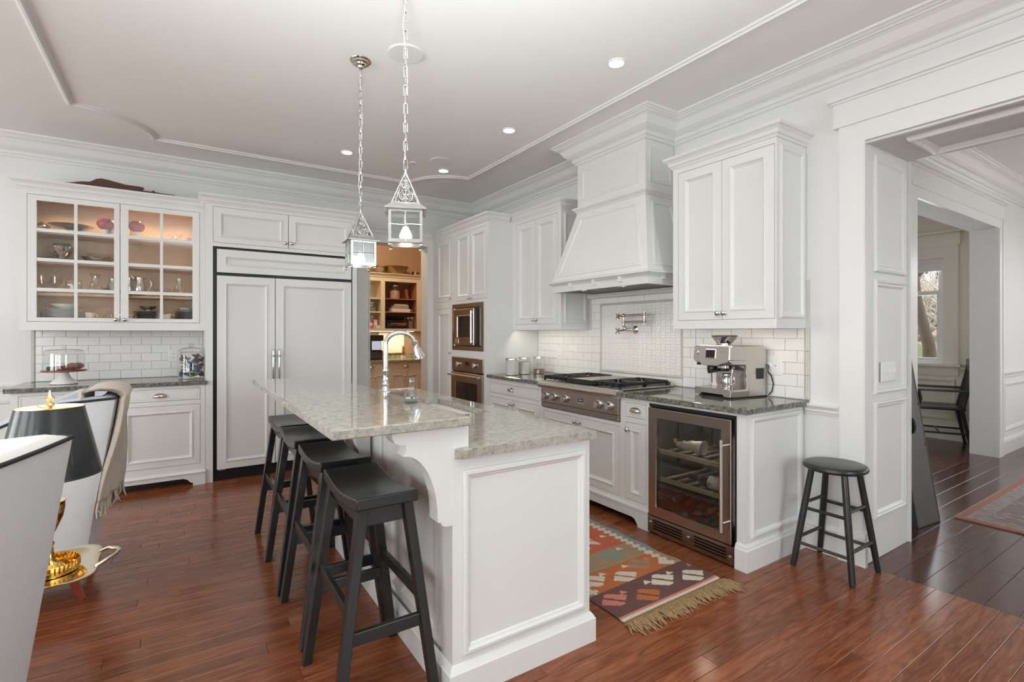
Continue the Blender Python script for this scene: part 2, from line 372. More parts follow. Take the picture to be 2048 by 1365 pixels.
    def mesh(s, name, mats, off=Vector((0, 0, 0))):
        me = bpy.data.meshes.new(name); me.from_pydata([tuple(p-off) for p in s.v], [], s.f)
        for mt in (mats if isinstance(mats, (list, tuple)) else [mats]): me.materials.append(mt)
        me.polygons.foreach_set('use_smooth', s.sm); me.polygons.foreach_set('material_index', s.mi)
        if any(s.sm): me.set_sharp_from_angle(angle=radians(42))
        me.update(); return me
    def build(s, name, mats, parent=None, label=None, bev=0, seg=2, solid=0, sub=0, kind=None):
        off = LOC.get(parent.name, Vector((0, 0, 0))) if parent else Vector((0, 0, 0))
        o = bpy.data.objects.new(name, s.mesh(name, mats, off)); COL.objects.link(o)
        if parent: o.parent = parent; LOC[o.name] = off
        if label: o['label'] = label
        if kind: o['kind'] = kind
        if solid: md = o.modifiers.new('thickness', 'SOLIDIFY'); md.thickness = solid; md.offset = 0
        if sub: md = o.modifiers.new('smooth', 'SUBSURF'); md.levels = sub; md.render_levels = sub
        if bev: md = o.modifiers.new('bevel', 'BEVEL'); md.width = bev; md.segments = seg; md.limit_method = 'ANGLE'; md.angle_limit = radians(40)
        return o
def thing(name, label, cat, loc=(0, 0, 0), group=None):
    o = bpy.data.objects.new(name, None); COL.objects.link(o); o.location = loc; o.empty_display_size = .05
    o['label'] = label; o['category'] = cat
    if group: o['group'] = group
    LOC[o.name] = Vector(loc); return o
def tag(o, label, cat, group=None):
    o['label'] = label; o['category'] = cat
    if group: o['group'] = group
    return o
def struct(name, mb, mat, **k): return mb.build(name, mat, kind='structure', **k)
def single(name, mb, mat, label, cat, loc, group=None, **k):
    # one mesh, origin at loc
    LOC['_tmp'] = Vector(loc)
    o = bpy.data.objects.new(name, mb.mesh(name, mat, Vector(loc))); o.location = loc; COL.objects.link(o); tag(o, label, cat, group)
    if k.get('bev'): md = o.modifiers.new('bevel', 'BEVEL'); md.width = k['bev']; md.segments = 2; md.limit_method = 'ANGLE'; md.angle_limit = radians(40)
    return o
def inst(name, me, parent, loc, kind=None):
    o = bpy.data.objects.new(name, me); COL.objects.link(o)
    if parent: o.parent = parent; o.location = Vector(loc)-LOC.get(parent.name, Vector((0, 0, 0)))
    else: o.location = loc
    return o
def dup(root, loc, rz=None, label=None, scale=None):
    def cp(o, par):
        c = o.copy(); COL.objects.link(c)
        if par: c.parent = par
        for ch in list(o.children): cp(ch, c)
        return c
    r = cp(root, None); r.location = loc
    if rz is not None: r.rotation_euler = (0, 0, rz)
    if label: r['label'] = label
    if scale: r.scale = (scale,)*3
    return r
def text(name, s, fr, size, mat, parent, ext=.0006):
    c = bpy.data.curves.new(name, 'FONT'); c.body = s; c.size = size; c.extrude = ext; c.align_x = 'CENTER'; c.align_y = 'CENTER'; c.resolution_u = 3
    o = bpy.data.objects.new(name, c); COL.objects.link(o)
    mw = Matrix((fr.u, fr.v, fr.u.cross(fr.v))).transposed().to_4x4(); off = LOC.get(parent.name, Vector((0, 0, 0)))
    mw.translation = fr.o-off; o.parent = parent; o.matrix_local = mw
    bpy.context.view_layer.update(); dg = bpy.context.evaluated_depsgraph_get()
    me = bpy.data.meshes.new_from_object(o.evaluated_get(dg)); me.materials.clear(); me.materials.append(mat)
    o2 = bpy.data.objects.new(name, me); COL.objects.link(o2); o2.parent = parent; o2.matrix_local = mw; LOC[o2.name] = off
    bpy.data.objects.remove(o); return o2

# ================================================================ the setting
C = 2.985; XR = 3.27; YB = 5.85
# ---- floor: slab plus single oak planks
fl = struct('floor', MB().box(-4.2, 10, -3.2, 8.4, -.06, -.0125), m_floor)
LOC[fl.name] = Vector((0, 0, 0))
def plank_mesh(L, w, mat): return MB().cbox(.0006, L-.0006, .0007, w-.0007, -.0125, 0, .0012).mesh('plank', mat)
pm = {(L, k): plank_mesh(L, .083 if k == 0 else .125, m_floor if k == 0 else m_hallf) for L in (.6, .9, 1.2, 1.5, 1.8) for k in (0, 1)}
rest_k, rest_h = MB(), MB()
n_pl = 0
def rows(x0, x1, y0, y1, w, k, single_if):
    global n_pl
    y = y0
    while y < y1-.005:
        x = x0-random.uniform(0, .5)
        while x < x1:
            L = random.choice((.6, .9, 1.2, 1.5, 1.8))
            a, b = max(x, x0), min(x+L, x1); yy = min(y+w, y1)
            if b-a > .02:
                if a == x and b == x+L and yy-y > w-.002 and single_if(a, b, y) and n_pl < 300:
                    inst('plank', pm[L, k], fl, (x, y, 0)); n_pl += 1
                else: (rest_k if k == 0 else rest_h).cbox(a+.0006, b-.0006, y+.0007, yy-.0007, -.0125, 0, .0012)
            x += L
        y += w
rows(-4.0, 3.29, -3.0, 8.1, .083, 0, lambda a, b, y: b > -1.2 and a < 3.2 and .6 < y < 5.3 and (a+b)/2*.549+y*.836 > 1.5)
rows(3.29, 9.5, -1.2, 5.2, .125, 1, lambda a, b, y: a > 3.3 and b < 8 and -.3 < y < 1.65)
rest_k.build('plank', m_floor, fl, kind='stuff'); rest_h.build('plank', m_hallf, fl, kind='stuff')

# ---- walls and ceiling
struct('ceiling', MB().box(-4.2, 10, -3.2, 8.4, C, C+.1), m_ceil)
struct('wall_back', MB(FY(YB)).plate(-4.15, 3.9, 0, C, [(1.83, 2.568, 0, 2.40)], -.15, 0), m_wall)
struct('wall_right', MB(FX(XR)).plate(-3.15, 5.99, 0, C, [(-.6, 1.31, 0, 2.43)], -.62, 0), m_wall)
struct('wall_left', MB(FXp(-4.0)).plate(-3.15, YB, 0, C, [(y-.85, y+.85, .7, 2.6) for y in (-1.4, 1.1, 3.6)], -.15, 0), m_wall)
struct('wall_rear', MB(FYp(-3.0)).plate(-4.0, 3.27, 0, C, [(-3.8, -2.6, .7, 2.6), (1.15, 2.65, .7, 2.6), (-1.15, .10, 0, 2.2)], -.15, 0), m_wall)
struct('trim_23', MB(FYp(-3.0)).box(-1.27, -1.15, 0, 2.2, 0, .022).box(.10, .22, 0, 2.2, 0, .022).box(-1.27, .22, 2.2, 2.32, 0, .022).box(-1.29, .24, 2.32, 2.47, 0, .034).box(-1.32, .27, 2.47, 2.50, 0, .07), m_trim)
struct('wall_alcove', MB().box(-1.6, .5, -5.1, -5.0, 0, C).box(-1.7, -1.6, -5.0, -3.15, 0, C).box(.5, .6, -5.0, -3.15, 0, C).box(-1.7, .6, -5.1, -3.15, C-.001, C+.1).box(-1.7, .6, -5.1, -3.15, -.06, 0), m_tan)
struct('wall_hall', MB(FY(1.67)).plate(3.89, 9.6, 0, C, [(5.1, 7.3, 0, 2.455)], -.22, 0), m_wall)
struct('wall_hall_near', MB(FYp(-1.2)).plate(3.89, 9.6, 0, C, [(5.5, 7.7, .65, 2.55)], -.15, 0), m_wall)
struct('wall_hall_end', MB(FX(9.5)).plate(-1.2, 1.9, 0, C, [(-.45, 1.05, .65, 2.55)], -.15, 0), m_wall)
m_dine = M('dining_wall_paint', (.72, .68, .60), .55, var=.012)
struct('wall_dining_right', MB(FX(8.0)).plate(1.89, 5.3, 0, C, [(2.315, 3.20, .95, 2.27)], -.15, 0), m_dine)
struct('wall_dining_back', MB(FY(5.2)).plate(3.9, 8.15, 0, C, [(4.7, 6.1, .8, 2.4)], -.1, 0), m_dine)
struct('window_10', MB(FY(5.2)).ring(4.6, 6.2, .7, 2.5, [(0, 0), (0, .02), (.1, .02), (.1, -.08), (.14, -.08)]), m_dine)
struct('wall_dining_left', MB(FXp(4.0)).plate(1.89, 5.2, 0, C, [], -.1, 0), m_dine)
struct('wall_pantry_back', MB(FY(8.1)).plate(1.1, 3.75, 0, C, [], -.1, 0), m_tan)
struct('wall_pantry_right', MB(FX(3.65)).plate(6.0, 8.1, 0, C, [], -.1, 0), m_tan)
struct('wall_pantry_left', MB(FXp(1.2)).plate(6.0, 8.1, 0, C, [], -.1, 0), m_tan)
# window frames on the walls outside the picture
n = 0
def unit_frame(fr, u0, u1, v0, v1, w0):
    mb = MB(fr).ring(u0-.1, u1+.1, v0-.1, v1+.1, [(0, 0), (0, .02), (.1, .02), (.1, w0), (.15, w0), (.15, w0-.03)])
    mb.box((u0+u1)/2-.015, (u0+u1)/2+.015, v0, v1, w0-.03, w0); mb.box(u0, u1, (v0+v1)/2-.02, (v0+v1)/2+.02, w0-.03, w0)
    return mb
for fr, lst in ((FXp(-4.0), [(y-.85, y+.85, .7, 2.6) for y in (-1.4, 1.1, 3.6)]), (FYp(-3.0), [(-3.8, -2.6, .7, 2.6), (1.15, 2.65, .7, 2.6)]),
                (FYp(-1.2), [(5.5, 7.7, .65, 2.55)]), (FX(9.5), [(-.45, 1.05, .65, 2.55)])):
    for q in lst: n += 1; struct('window_%d' % n, unit_frame(fr, *q, .0), m_trim)

# ---- mouldings
CROWN = [(0, C), (0, C-.175), (.010, C-.175), (.018, C-.165), (.018, C-.155), (.030, C-.150), (.036, C-.138), (.036, C-.130), (.044, C-.122), (.062, C-.112), (.084, C-.095),
         (.100, C-.070), (.112, C-.050), (.130, C-.038), (.140, C-.036), (.140, C-.028), (.152, C-.024), (.160, C-.016), (.172, C-.012), (.175, C)]
struct('trim_1', MB().sweep([(-4, YB), (XR, YB), (XR, 3.42), (2.945, 3.42), (2.945, 2.64), (XR, 2.64), (XR, -3), (-4, -3)], CROWN, True, False), m_trim)
# scalloped ceiling moulding
def scallop(x0, x1, y0, y1, r):
    P = []
    for (cx, cy, a0) in ((x1, y1, pi), (x0, y1, 1.5*pi), (x0, y0, 0), (x1, y0, .5*pi)):
        arc = [(cx+r*cos(a0+pi/2*t/12), cy+r*sin(a0+pi/2*t/12)) for t in range(13)]
        P += arc[::-1]
    return P
cm = [(-.024, C), (-.024, C-.007), (-.014, C-.012), (-.008, C-.022), (.006, C-.024), (.012, C-.014), (.024, C-.010), (.024, C)]
struct('trim_2', MB().sweep(scallop(-.66, 2.57, -2.4, 5.23, .475), cm, True), m_trim)
# cased opening to the hall (in wall_right)
mb = MB(FX(XR))
mb.box(1.295, 1.43, .19, 2.43, 0, .022); mb.box(1.289, 1.436, 0, .19, 0, .03); mb.box(1.30, 1.425, .19, 2.43, .022, .026)
mb.box(-.73, 1.43, 2.43, 2.54, 0, .022); mb.box(-.745, 1.457, 2.54, 2.69, 0, .036)
mb.box(-.73, -.595, 0, 2.429, 0, .0215)
mb.prism([(-.76, 2.69), (1.468, 2.69), (1.478, 2.702), (1.486, 2.72), (-.79, 2.72)], 0, .062); mb.box(-.75, 1.463, 2.676, 2.69, 0, .046)
struct('trim_3', mb, m_trim)
PAN = [(0, 0), (0, .006), (.006, .016), (.014, .018), (.022, .012), (.030, .012), (.040, .003), (.044, 0)]
mb = MB(FY(1.31))
for a, b in ((1.692, 2.377), (.972, 1.648), (.243, .931)): mb.ring(3.39, 3.835, a, b, PAN)
struct('trim_4', mb, m_trim)
so = Fr((0, 0, 2.43), (1, 0, 0), (0, 1, 0), (0, 0, -1))
struct('trim_5', MB(so).ring(3.40, 3.80, -.5, 1.15, [(0, 0), (0, .01), (.008, .024), (.02, .026), (.03, .016), (.045, .004), (.05, 0)]).box(3.275, 3.3, -.6, 1.31, 0, .012), m_trim)
struct('trim_6', MB(FXp(3.89)).box(1.295, 1.43, 0, 2.43, 0, .02).box(-.7, 1.43, 2.43, 2.54, 0, .02).box(-.7, 1.45, 2.54, 2.70, 0, .03), m_trim)
# wainscot, rail and baseboard beside the opening
RAIL = [(0, .838), (.008, .838), (.010, .850), (.020, .856), (.014, .864), (.024, .876), (.034, .886), (.036, .896), (.030, .900), (0, .900)]
BASE = [(0, 0), (.018, 0), (.018, .135), (.014, .145), (.020, .150), (.014, .165), (.006, .175), (0, .178)]
struct('trim_7', MB().sweep([(XR, 1.628), (XR, 1.43)], RAIL, False, False), m_trim)
struct('baseboard_right', MB().sweep([(XR, 1.628), (XR, 1.43)], BASE, False, False), m_trim)
struct('trim_8', MB().sweep([(-4, YB), (-1.1, YB)], RAIL, False, False), m_trim)
struct('baseboard_back', MB().sweep([(-4, YB), (-1.08, YB)], BASE, False, False), m_trim)
mb = MB(FY(YB))
for a in (-3.9, -2.95, -2.0): mb.ring(a, a+.85, .25, .78, PAN)
struct('trim_9', mb, m_trim)
# pantry opening
mb = MB(FY(YB))
mb.box(1.70, 1.83, 0, 2.40, 0, .04); mb.box(2.568, 2.645, 0, 2.40, 0, .04); mb.box(1.53, 2.645, 2.40, 2.50, 0, .04)
mb.box(1.834, 1.845, 0, 2.4, .04, .046); mb.box(2.574, 2.584, 0, 2.4, .04, .046)
struct('trim_10', mb, m_trim)
CC = [(0, 2.49), (.006, 2.49), (.012, 2.505), (.020, 2.510), (.026, 2.530), (.040, 2.546), (.046, 2.548), (.052, 2.556), (.052, 2.568), (0, 2.568)]
struct('trim_11', MB().sweep([(1.53, YB-.04), (2.64, YB-.04)], CC, False, False), m_trim)
struct('trim_12', MB(FYp(6.0)).box(1.70, 1.83, 0, 2.4, 0, .02).box(2.568, 2.66, 0, 2.4, 0, .02).box(1.7, 2.66, 2.4, 2.5, 0, .02), m_trim)
# hall wall: cased opening, rail, baseboard, crown
mb = MB(FY(1.67))
mb.box(7.3, 7.44, .19, 2.57, 0, .022); mb.box(7.294, 7.447, 0, .19, 0, .03); mb.box(4.96, 5.1, 0, 2.57, 0, .022); mb.box(5.1, 7.3, 2.455, 2.57, 0, .022)
mb.box(7.305, 7.32, .19, 2.455, .022, .03); mb.box(7.42, 7.44, .19, 2.57, .022, .032); mb.box(4.96, 7.44, 2.545, 2.57, .022, .032)
mb.box(4.93, 7.46, 2.57, 2.715, 0, .030); mb.prism([(4.9, 2.715), (7.48, 2.715), (7.52, 2.745), (4.87, 2.745)], 0, .07); mb.box(4.92, 7.47, 2.70, 2.715, 0, .045)
struct('trim_13', mb, m_trim)
struct('trim_14', MB().sweep([(3.89, 1.67), (9.5, 1.67), (9.5, -1.2), (3.89, -1.2)], CROWN, True, False), m_trim)
struct('trim_15', MB().sweep([(7.44, 1.67), (9.5, 1.67), (9.5, -1.2)], RAIL, False, False), m_trim)
struct('baseboard_hall', MB().sweep([(7.44, 1.67), (9.5, 1.67), (9.5, -1.2)], BASE, False, False), m_trim)
struct('trim_16', MB(FY(1.67)).ring(7.55, 9.35, .25, .78, PAN), m_trim)
# dining room: wainscot, window trim, baseboard, crown
struct('trim_17', MB().sweep([(4.0, 5.2), (8.0, 5.2), (8.0, 1.89)], CROWN, False, False), m_dine)
struct('baseboard_dining', MB().sweep([(4.0, 5.2), (8.0, 5.2), (8.0, 1.89)], BASE, False, False), m_dine)
struct('trim_18', MB().sweep([(4.0, 5.2), (8.0, 5.2), (8.0, 3.34)], RAIL, False, False), m_dine)
struct('trim_19', MB().sweep([(8.0, 2.15), (8.0, 1.89)], RAIL, False, False), m_dine)
mb = MB(FX(8.0))
mb.ring(2.2, 3.3, .25, .76, PAN); mb.ring(3.5, 5.0, .25, .76, PAN); mb.ring(1.95, 2.12, .25, .76, PAN)
mb.box(2.17, 2.315, .951, 2.27, 0, .022); mb.box(3.2, 3.345, .951, 2.27, 0, .022); mb.box(2.17, 3.345, 2.27, 2.42, 0, .022)
mb.box(2.15, 3.365, 2.42, 2.58, 0, .03); mb.box(2.12, 3.395, 2.58, 2.61, 0, .07); mb.box(2.14, 3.375, .915, .95, 0, .07); mb.box(2.17, 3.345, .80, .915, 0, .02)
struct('trim_20', mb, m_dine)
win = struct('window_9', MB(FX(8.0)).ring(2.315, 3.2, .95, 2.27, [(0, -.02), (.035, -.02), (.035, -.11), (0, -.11)]), m_trim)
LOC[win.name] = Vector((0, 0, 0))
MB(FX(8.0)).ring(2.35, 3.165, .965, 1.87, [(0, -.08), (0, -.045), (.05, -.045), (.05, -.08)]).build('sash', m_trim, win)
MB(FX(8.0)).ring(2.35, 3.165, 1.83, 2.255, [(0, -.11), (0, -.08), (.045, -.08), (.045, -.11)]).build('sash', m_trim, win)
MB(FX(8.0)).box(2.40, 3.115, 1.015, 1.82, -.065, -.061).build('pane', m_winglass, win)
MB(FX(8.0)).box(2.40, 3.115, 1.875, 2.21, -.097, -.093).build('pane', m_winglass, win)
MB(FX(8.0)).box(2.36, 3.155, .93, .962, -.13, -.04).build('sill', M('red_sill', (.16, .05, .045), .6), win)
single('roller_shade', MB(FX(8.0)).box(2.352, 3.163, 2.13, 2.26, -.042, -.039).box(2.352, 3.163, 2.122, 2.134, -.046, -.036), m_shadecloth,
       'pale roller blind raised to the top of the dining room window', 'blind', (7.96, 2.75, 2.2))

# ---- outdoors beyond the dining room window
def hill(u, v):
    x = 8.3+u*14; y = -4+v*22
    z = -.1+max(0, x-8.6)*.245+.12*sin(x*1.7+y)*cos(y*1.3)+.05*sin(5*x+3*y)
    return (x, y, z)
struct('ground', MB().surf(hill, 40, 60), m_grass)
o = bpy.data.objects.new('ivy', MB().surf(lambda u, v: (11.2+u*1.6, 2.2+v*3.5, hill((2.9+u*1.6)/14, (6.2+v*3.5)/22)[2]+.05+.05*sin(23*u)*sin(31*v)), 24, 40).mesh('ivy', m_green)); COL.objects.link(o)
o['kind'] = 'stuff'; tag(o, 'green ivy patch on the slope outside the dining room window', 'ivy')
t = thing('tree', 'leaning dark tree trunk outside the dining room window', 'tree', (11.0, 3.28, .5))
MB().tube([(11.0, 3.36, .35), (11.0, 3.39, 1.1), (11.02, 3.48, 1.5), (11.0, 3.56, 1.9), (11.0, 3.60, 2.4), (11.05, 3.50, 3.0)], [.12, .095, .08, .075, .065, .05], 10).build('trunk', m_bark, t)
MB().tube([(11.0, 3.60, 1.9), (11.0, 3.75, 2.2), (10.95, 4.0, 2.6)], [.06, .05, .03], 8).build('branch', m_bark, t)
MB().tube([(11.0, 3.62, 2.3), (11.05, 3.40, 2.55), (11.1, 3.1, 2.75)], [.05, .045, .03], 8).build('branch', m_bark, t)
rs = random.Random(3)
for i, (x, y, h, lb) in enumerate(((13.2, 3.3, 2.6, 'bare pale twiggy shrub nearest the trunk outside the window'), (13.6, 4.5, 2.7, 'bare pale twiggy shrub left of the tree trunk outside the window'), (14.2, 3.9, 2.9, 'bare pale twiggy shrub behind the tree trunk outside the window'))):
    t = thing('shrub', lb, 'shrub', (x, y, hill((x-8.3)/14, (y+4)/22)[2]), 'shrubs on the slope outside')
    mb = MB()
    for k in range(70):
        a = rs.uniform(0, 2*pi); p = Vector((x+rs.uniform(-.15, .15), y+rs.uniform(-.2, .2), LOC[t.name].z-.1)); pts = [p.copy()]; d = Vector((cos(a)*rs.uniform(.05, .6), sin(a)*rs.uniform(.05, .8), 1)).normalized()
        for q in range(6): d = (d+Vector((rs.uniform(-.5, .5), rs.uniform(-.5, .5), rs.uniform(-.25, .3)))).normalized(); p = p+d*h/7; pts.append(p.copy())
        mb.tube(pts, [.022, .018, .015, .013, .011, .009, .007], 4)
    mb.build('twigs', m_twig, t, kind='stuff')
for i, (x, y, r, lb) in enumerate(((17.5, 3.0, 2.6, 'dark evergreen hedge bush right of the trunk, far up the slope'), (17.8, 6.2, 2.7, 'dark evergreen hedge bush in the middle, far up the slope'), (18.3, 9.4, 2.9, 'dark evergreen hedge bush at the left, far up the slope'))):
    t = thing('evergreen_bush', lb, 'bush', (x, y, 1.9), 'dark bushes outside')
    mb = MB()
    for k in range(900):
        v = Vector((rs.gauss(0, 1), rs.gauss(0, 1), rs.gauss(0, 1))).normalized()*r*rs.uniform(.75, 1.0); c = Vector((x, y, 3.3))+Vector((v.x*.7, v.y*.9, v.z*1.1)); a = rs.uniform(0, 6)
        e = Vector((cos(a), sin(a), rs.uniform(-.6, .6)))*.22; g = Vector((-sin(a), cos(a), rs.uniform(-.6, .6)))*.11
        mb.add([tuple(c-e), tuple(c+g), tuple(c+e), tuple(c-g)], [(0, 1, 2, 3)])
    mb.build('foliage', m_leaf, t, kind='stuff')
    MB().tube([(x, y, 1.6), (x, y, 4)], .18, 8).build('trunk', m_bark, t)

# ---- recessed lights, speakers, sprinkler in the ceiling
def disc(name, label, cat, x, y, r, drop, mats, group=None, lens=None):
    t = thing(name, label, cat, (x, y, C), group)
    MB().lathe([(r*1.18, -.0), (r*1.16, -.006), (r, -.009), (r*.98, -.002)], (x, y, C), 28, False, False).build('trim_ring', m_trim, t)
    MB().lathe([(0.0001, -.004), (r*.98, -.003)], (x, y, C), 28).build('lens', lens, t); return t
for x, y, lb in ((2.225, 2.224, 'round lit recessed ceiling light nearest the range hood'), (2.234, 3.443, 'round lit recessed ceiling light in the middle of the right hand row'),
                 (1.272, 4.673, 'round lit recessed ceiling light left of the hanging chains'), (2.236, 4.667, 'round lit recessed ceiling light beside the far ceiling speaker')):
    disc('recessed_light', lb, 'light', x, y, .046, .01, None, 'recessed ceiling lights', m_can)
    spot('recessed_lamp', (x, y, C-.03), 3, 2.3, (1, .93, .84), .05)
for x, y, lb in ((1.115, 2.835, 'round white flat ceiling speaker behind the nearer pendant chain'), (2.092, 4.422, 'round white flat ceiling speaker beside the far recessed light')):
    t = thing('ceiling_speaker', lb, 'speaker', (x, y, C), 'ceiling speakers')
    MB().lathe([(.105, 0), (.105, -.004), (.098, -.008)], (x, y, C), 36, False, False).build('rim', m_trim, t)
    MB().lathe([(.0001, -.0075), (.098, -.0078)], (x, y, C), 36).build('grille', m_plastic, t)
single('sprinkler_cover', MB().lathe([(.04, 0), (.04, -.006), (.036, -.010), (.0001, -.010)], (1.89, 4.624, C), 24), m_trim, 'small round sprinkler cover on the ceiling behind the near pendant', 'cover', (1.89, 4.624, C))

# ================================================================ cabinets
def knob(fr, u, v, parent, mat=None, r=.0155):
    f = Fr(fr(u, v, 0), fr.u, fr.v, fr.w)
    return MB(f).lathe([(.011, 0), (.011, .003), (.006, .006), (.0055, .014), (.010, .017), (r, .022), (r, .026), (r*.7, .031), (.0001, .033)], n=14).build('knob', mat or m_chrome, parent)
def cup_pull(fr, u, v, parent, a=.046, b=.028, c=.026, mat=None):
    f = Fr(fr(u, v, 0), fr.u, fr.v, fr.w)
    mb = MB(f).surf(lambda p, q: (a*cos(pi*p), b*sin(pi*p)**.8*cos(q*1.75)-.004, .001+c*sin(pi*p)**.8*sin(q*1.75)), 16, 8)
    mb.box(-a, a, -.012, -.009, 0, .003)
    return mb.build('cup_pull', mat or m_nickel, parent, solid=.002)
S1 = [(0, -.021), (0, 0), (.052, 0), (.0535, .005), (.060, .0065), (.066, .002), (.070, -.004), (.0745, -.005), (.078, -.010)]
def door(parent, fr, u0, u1, v0, v1, name='door', kn=None, pull=None, st=None, mat=None, flat=False, w=0):
    st = st or .052; k = st-.052
    pr = [(i+(k if i > .04 else 0), q+w) for i, q in S1]
    mb = MB(fr)
    if flat: mb.ring(u0, u1, v0, v1, [(0, -.021), (0, -.001), (.001, 0), (.012, 0), (.0135, -.0025), (.016, -.0025), (.0175, 0)], cap=True, back=True)
    else: mb.ring(u0, u1, v0, v1, pr, back=True)
    d = mb.build(name, mat or m_white, parent)
    if not flat:
        i, q = pr[-1]; MB(fr).box(u0+i-.004, u1-i+.004, v0+i-.004, v1-i+.004, q-.008, q).build('panel', m_panel, d)
    if kn: knob(fr, kn[0], kn[1], d)
    if pull: cup_pull(fr, pull[0], pull[1], d)
    return d
def cabinet(name, label, fr, u0, u1, v0, v1, depth, fronts, group=None, crown=None, side=None, body_top=None, frame_holes=(), inner=None):
    p = fr((u0+u1)/2, v0, -depth/2); t = thing(name, label, 'cabinet', p, group)
    g = .0028
    holes = [(f[1]-g, f[2]+g, f[3]-g, f[4]+g) for f in fronts]+list(frame_holes)
    MB(fr).plate(u0, u1, v0, v1, holes, -.022, 0).build('face_frame', m_white, t)
    if not inner: MB(fr).box(u0, u1, v0, v1, -depth, -.03).build('carcass', m_white, t)
    for f in fronts:
        kw = f[5] if len(f) > 5 else {}
        door(t, fr, *f[1:5], name=f[0], **kw)
    return t

# ---- left base cabinet with its worktop
f5 = FY(5.237)
t = cabinet('base_cabinet', 'white base cabinet with drawers and bracket feet left of the refrigerator', f5, -1.066, .187, .075, .88, .60,
    [('drawer', -.428, .147, .752, .850, dict(flat=True, pull=(-.142, .795))), ('door', -.419, .147, .188, .708, dict(kn=(-.397, .655))),
     ('drawer', -1.02, -.450, .752, .850, dict(flat=True, pull=(-.735, .795))), ('door', -1.02, -.450, .188, .708, dict(kn=(-.472, .655)))])
ft = [(-1.07, 0), (-.985, 0), (-.985, .022), (-.965, .030), (-.945, .055), (-.915, .068), (.025, .068), (.055, .055), (.075, .030), (.095, .022), (.095, 0), (.187, 0), (.187, .118), (-1.07, .118)]
MB(f5).prism(ft, -.02, .018).build('plinth', m_white, t)

MB().sweep([(-1.07, 5.219), (.187, 5.219)], [(0, .118), (.0, .100), (.008, .104), (.008, .112), (-.006, .126), (-.018, .128)], False, False).build('plinth_cap', m_white, t)
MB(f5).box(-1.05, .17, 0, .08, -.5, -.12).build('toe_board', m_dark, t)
single('worktop', MB().cbox(-1.101, .200, 5.207, YB-.001, .880, .914, .004), m_gran_d, 'dark polished stone worktop on the left base cabinet', 'worktop', (-.45, 5.53, .88))

# ---- glass fronted wall cabinet
f6 = FY(5.52)
t = thing('display_cabinet', 'white wall cabinet with two glass doors full of china and silver', 'cabinet', (-.44, 5.7, 1.355))
dz0, dz1 = 1.427, 2.452
MB(f6).plate(-1.072, .195, 1.355, 2.50, [(-1.0268, -.4342, dz0-.003, dz1+.003), (-.4342, .1538, dz0-.003, dz1+.003)], -.022, 0).build('face_frame', m_white, t)
mb = MB(); mb.box(-1.072, .195, 5.542, YB, 1.355, 1.40); mb.box(-1.072, .195, 5.542, YB, 2.46, 2.50); mb.box(-1.072, -1.05, 5.542, YB, 1.40, 2.46); mb.box(.173, .195, 5.542, YB, 1.40, 2.46)
mb.build('carcass', m_white, t)
mb = MB(); mb.box(-1.05, .173, 5.835, 5.848, 1.40, 2.46); mb.box(-1.05, -1.04, 5.545, 5.835, 1.40, 2.46); mb.box(.163, .173, 5.545, 5.835, 1.40, 2.46); mb.box(-1.04, .163, 5.545, 5.835, 1.40, 1.412); mb.box(-1.04, .163, 5.545, 5.835, 2.447, 2.46)
mb.build('lining', m_maple, t)
SH = (1.645, 1.905, 2.150)
for z in SH: MB().cbox(-1.04, .163, 5.565, 5.83, z, z+.019, .002).build('shelf', m_maple, t)
MB().sweep([(-1.072, YB), (-1.072, 5.52), (.195, 5.52)], CC, False, False).build('crown_moulding', m_white, t)
def glass_door(u0, u1, g0, g1, um, kx):
    v0, v1 = 1.460, 2.408
    d = MB(f6).plate(u0, u1, dz0, dz1, [(g0, g1, v0, v1)], -.021, 0).build('door', m_white, t)
    mb = MB(f6).box(um-.011, um+.011, v0, v1, -.019, -.002)
    for z in (2.171, 1.931, 1.687): mb.box(g0, g1, z-.014, z+.014, -.019, -.0025)
    mb.build('muntin', m_white, d)
    zs = [v0, 1.673, 1.701, 1.917, 1.945, 2.157, 2.185, v1]
    for a, b in ((g0, um-.011), (um+.011, g1)):
        for k in range(4): MB(f6).box(a, b, zs[2*k], zs[2*k+1], -.013, -.010).build('pane', m_glass, d)
    knob(f6, kx, 1.448, d)
glass_door(-1.024, -.437, -.969, -.475, -.727, -.462); glass_door(-.4314, .151, -.376, .096, -.139, -.402)

# ---- refrigerator surround and refrigerator
t = thing('refrigerator_surround', 'white tall cabinet surround with two small doors above the refrigerator', 'cabinet', (.86, 5.5, 0))
g = .0028; up = [(.248, .8683), (.8737, 1.476)]
MB(f5).plate(.189, 1.527, 0, 2.50, [(.245, 1.481, -.01, 2.112)]+[(a-g, b+g, 2.148-g, 2.465+g) for a, b in up], -.022, 0).build('face_frame', m_white, t)
mb = MB(); mb.box(.189, .245, 5.259, YB, 0, 2.5); mb.box(1.481, 1.527, 5.259, YB, 0, 2.5); mb.box(.245, 1.481, 5.27, YB, 2.13, 2.5); mb.build('carcass', m_white, t)
door(t, f5, .248, .8683, 2.148, 2.465, kn=(.845, 2.192)); door(t, f5, .8737, 1.476, 2.148, 2.465, kn=(.898, 2.192))
MB().sweep([(.189, YB), (.189, 5.237), (1.527, 5.237), (1.527, YB)], CC, False, False).build('crown_moulding', m_white, t)
t = thing('refrigerator', 'built-in white panelled refrigerator with two tall chrome handles', 'refrigerator', (.86, 5.5, 0))
MB().box(.247, 1.479, 5.262, YB-.02, .0, 2.108).build('cabinet_body', m_gap, t)
fr_ = FY(5.232)
door(t, fr_, .277, 1.468, 1.880, 2.088, name='grille_panel', st=.06)
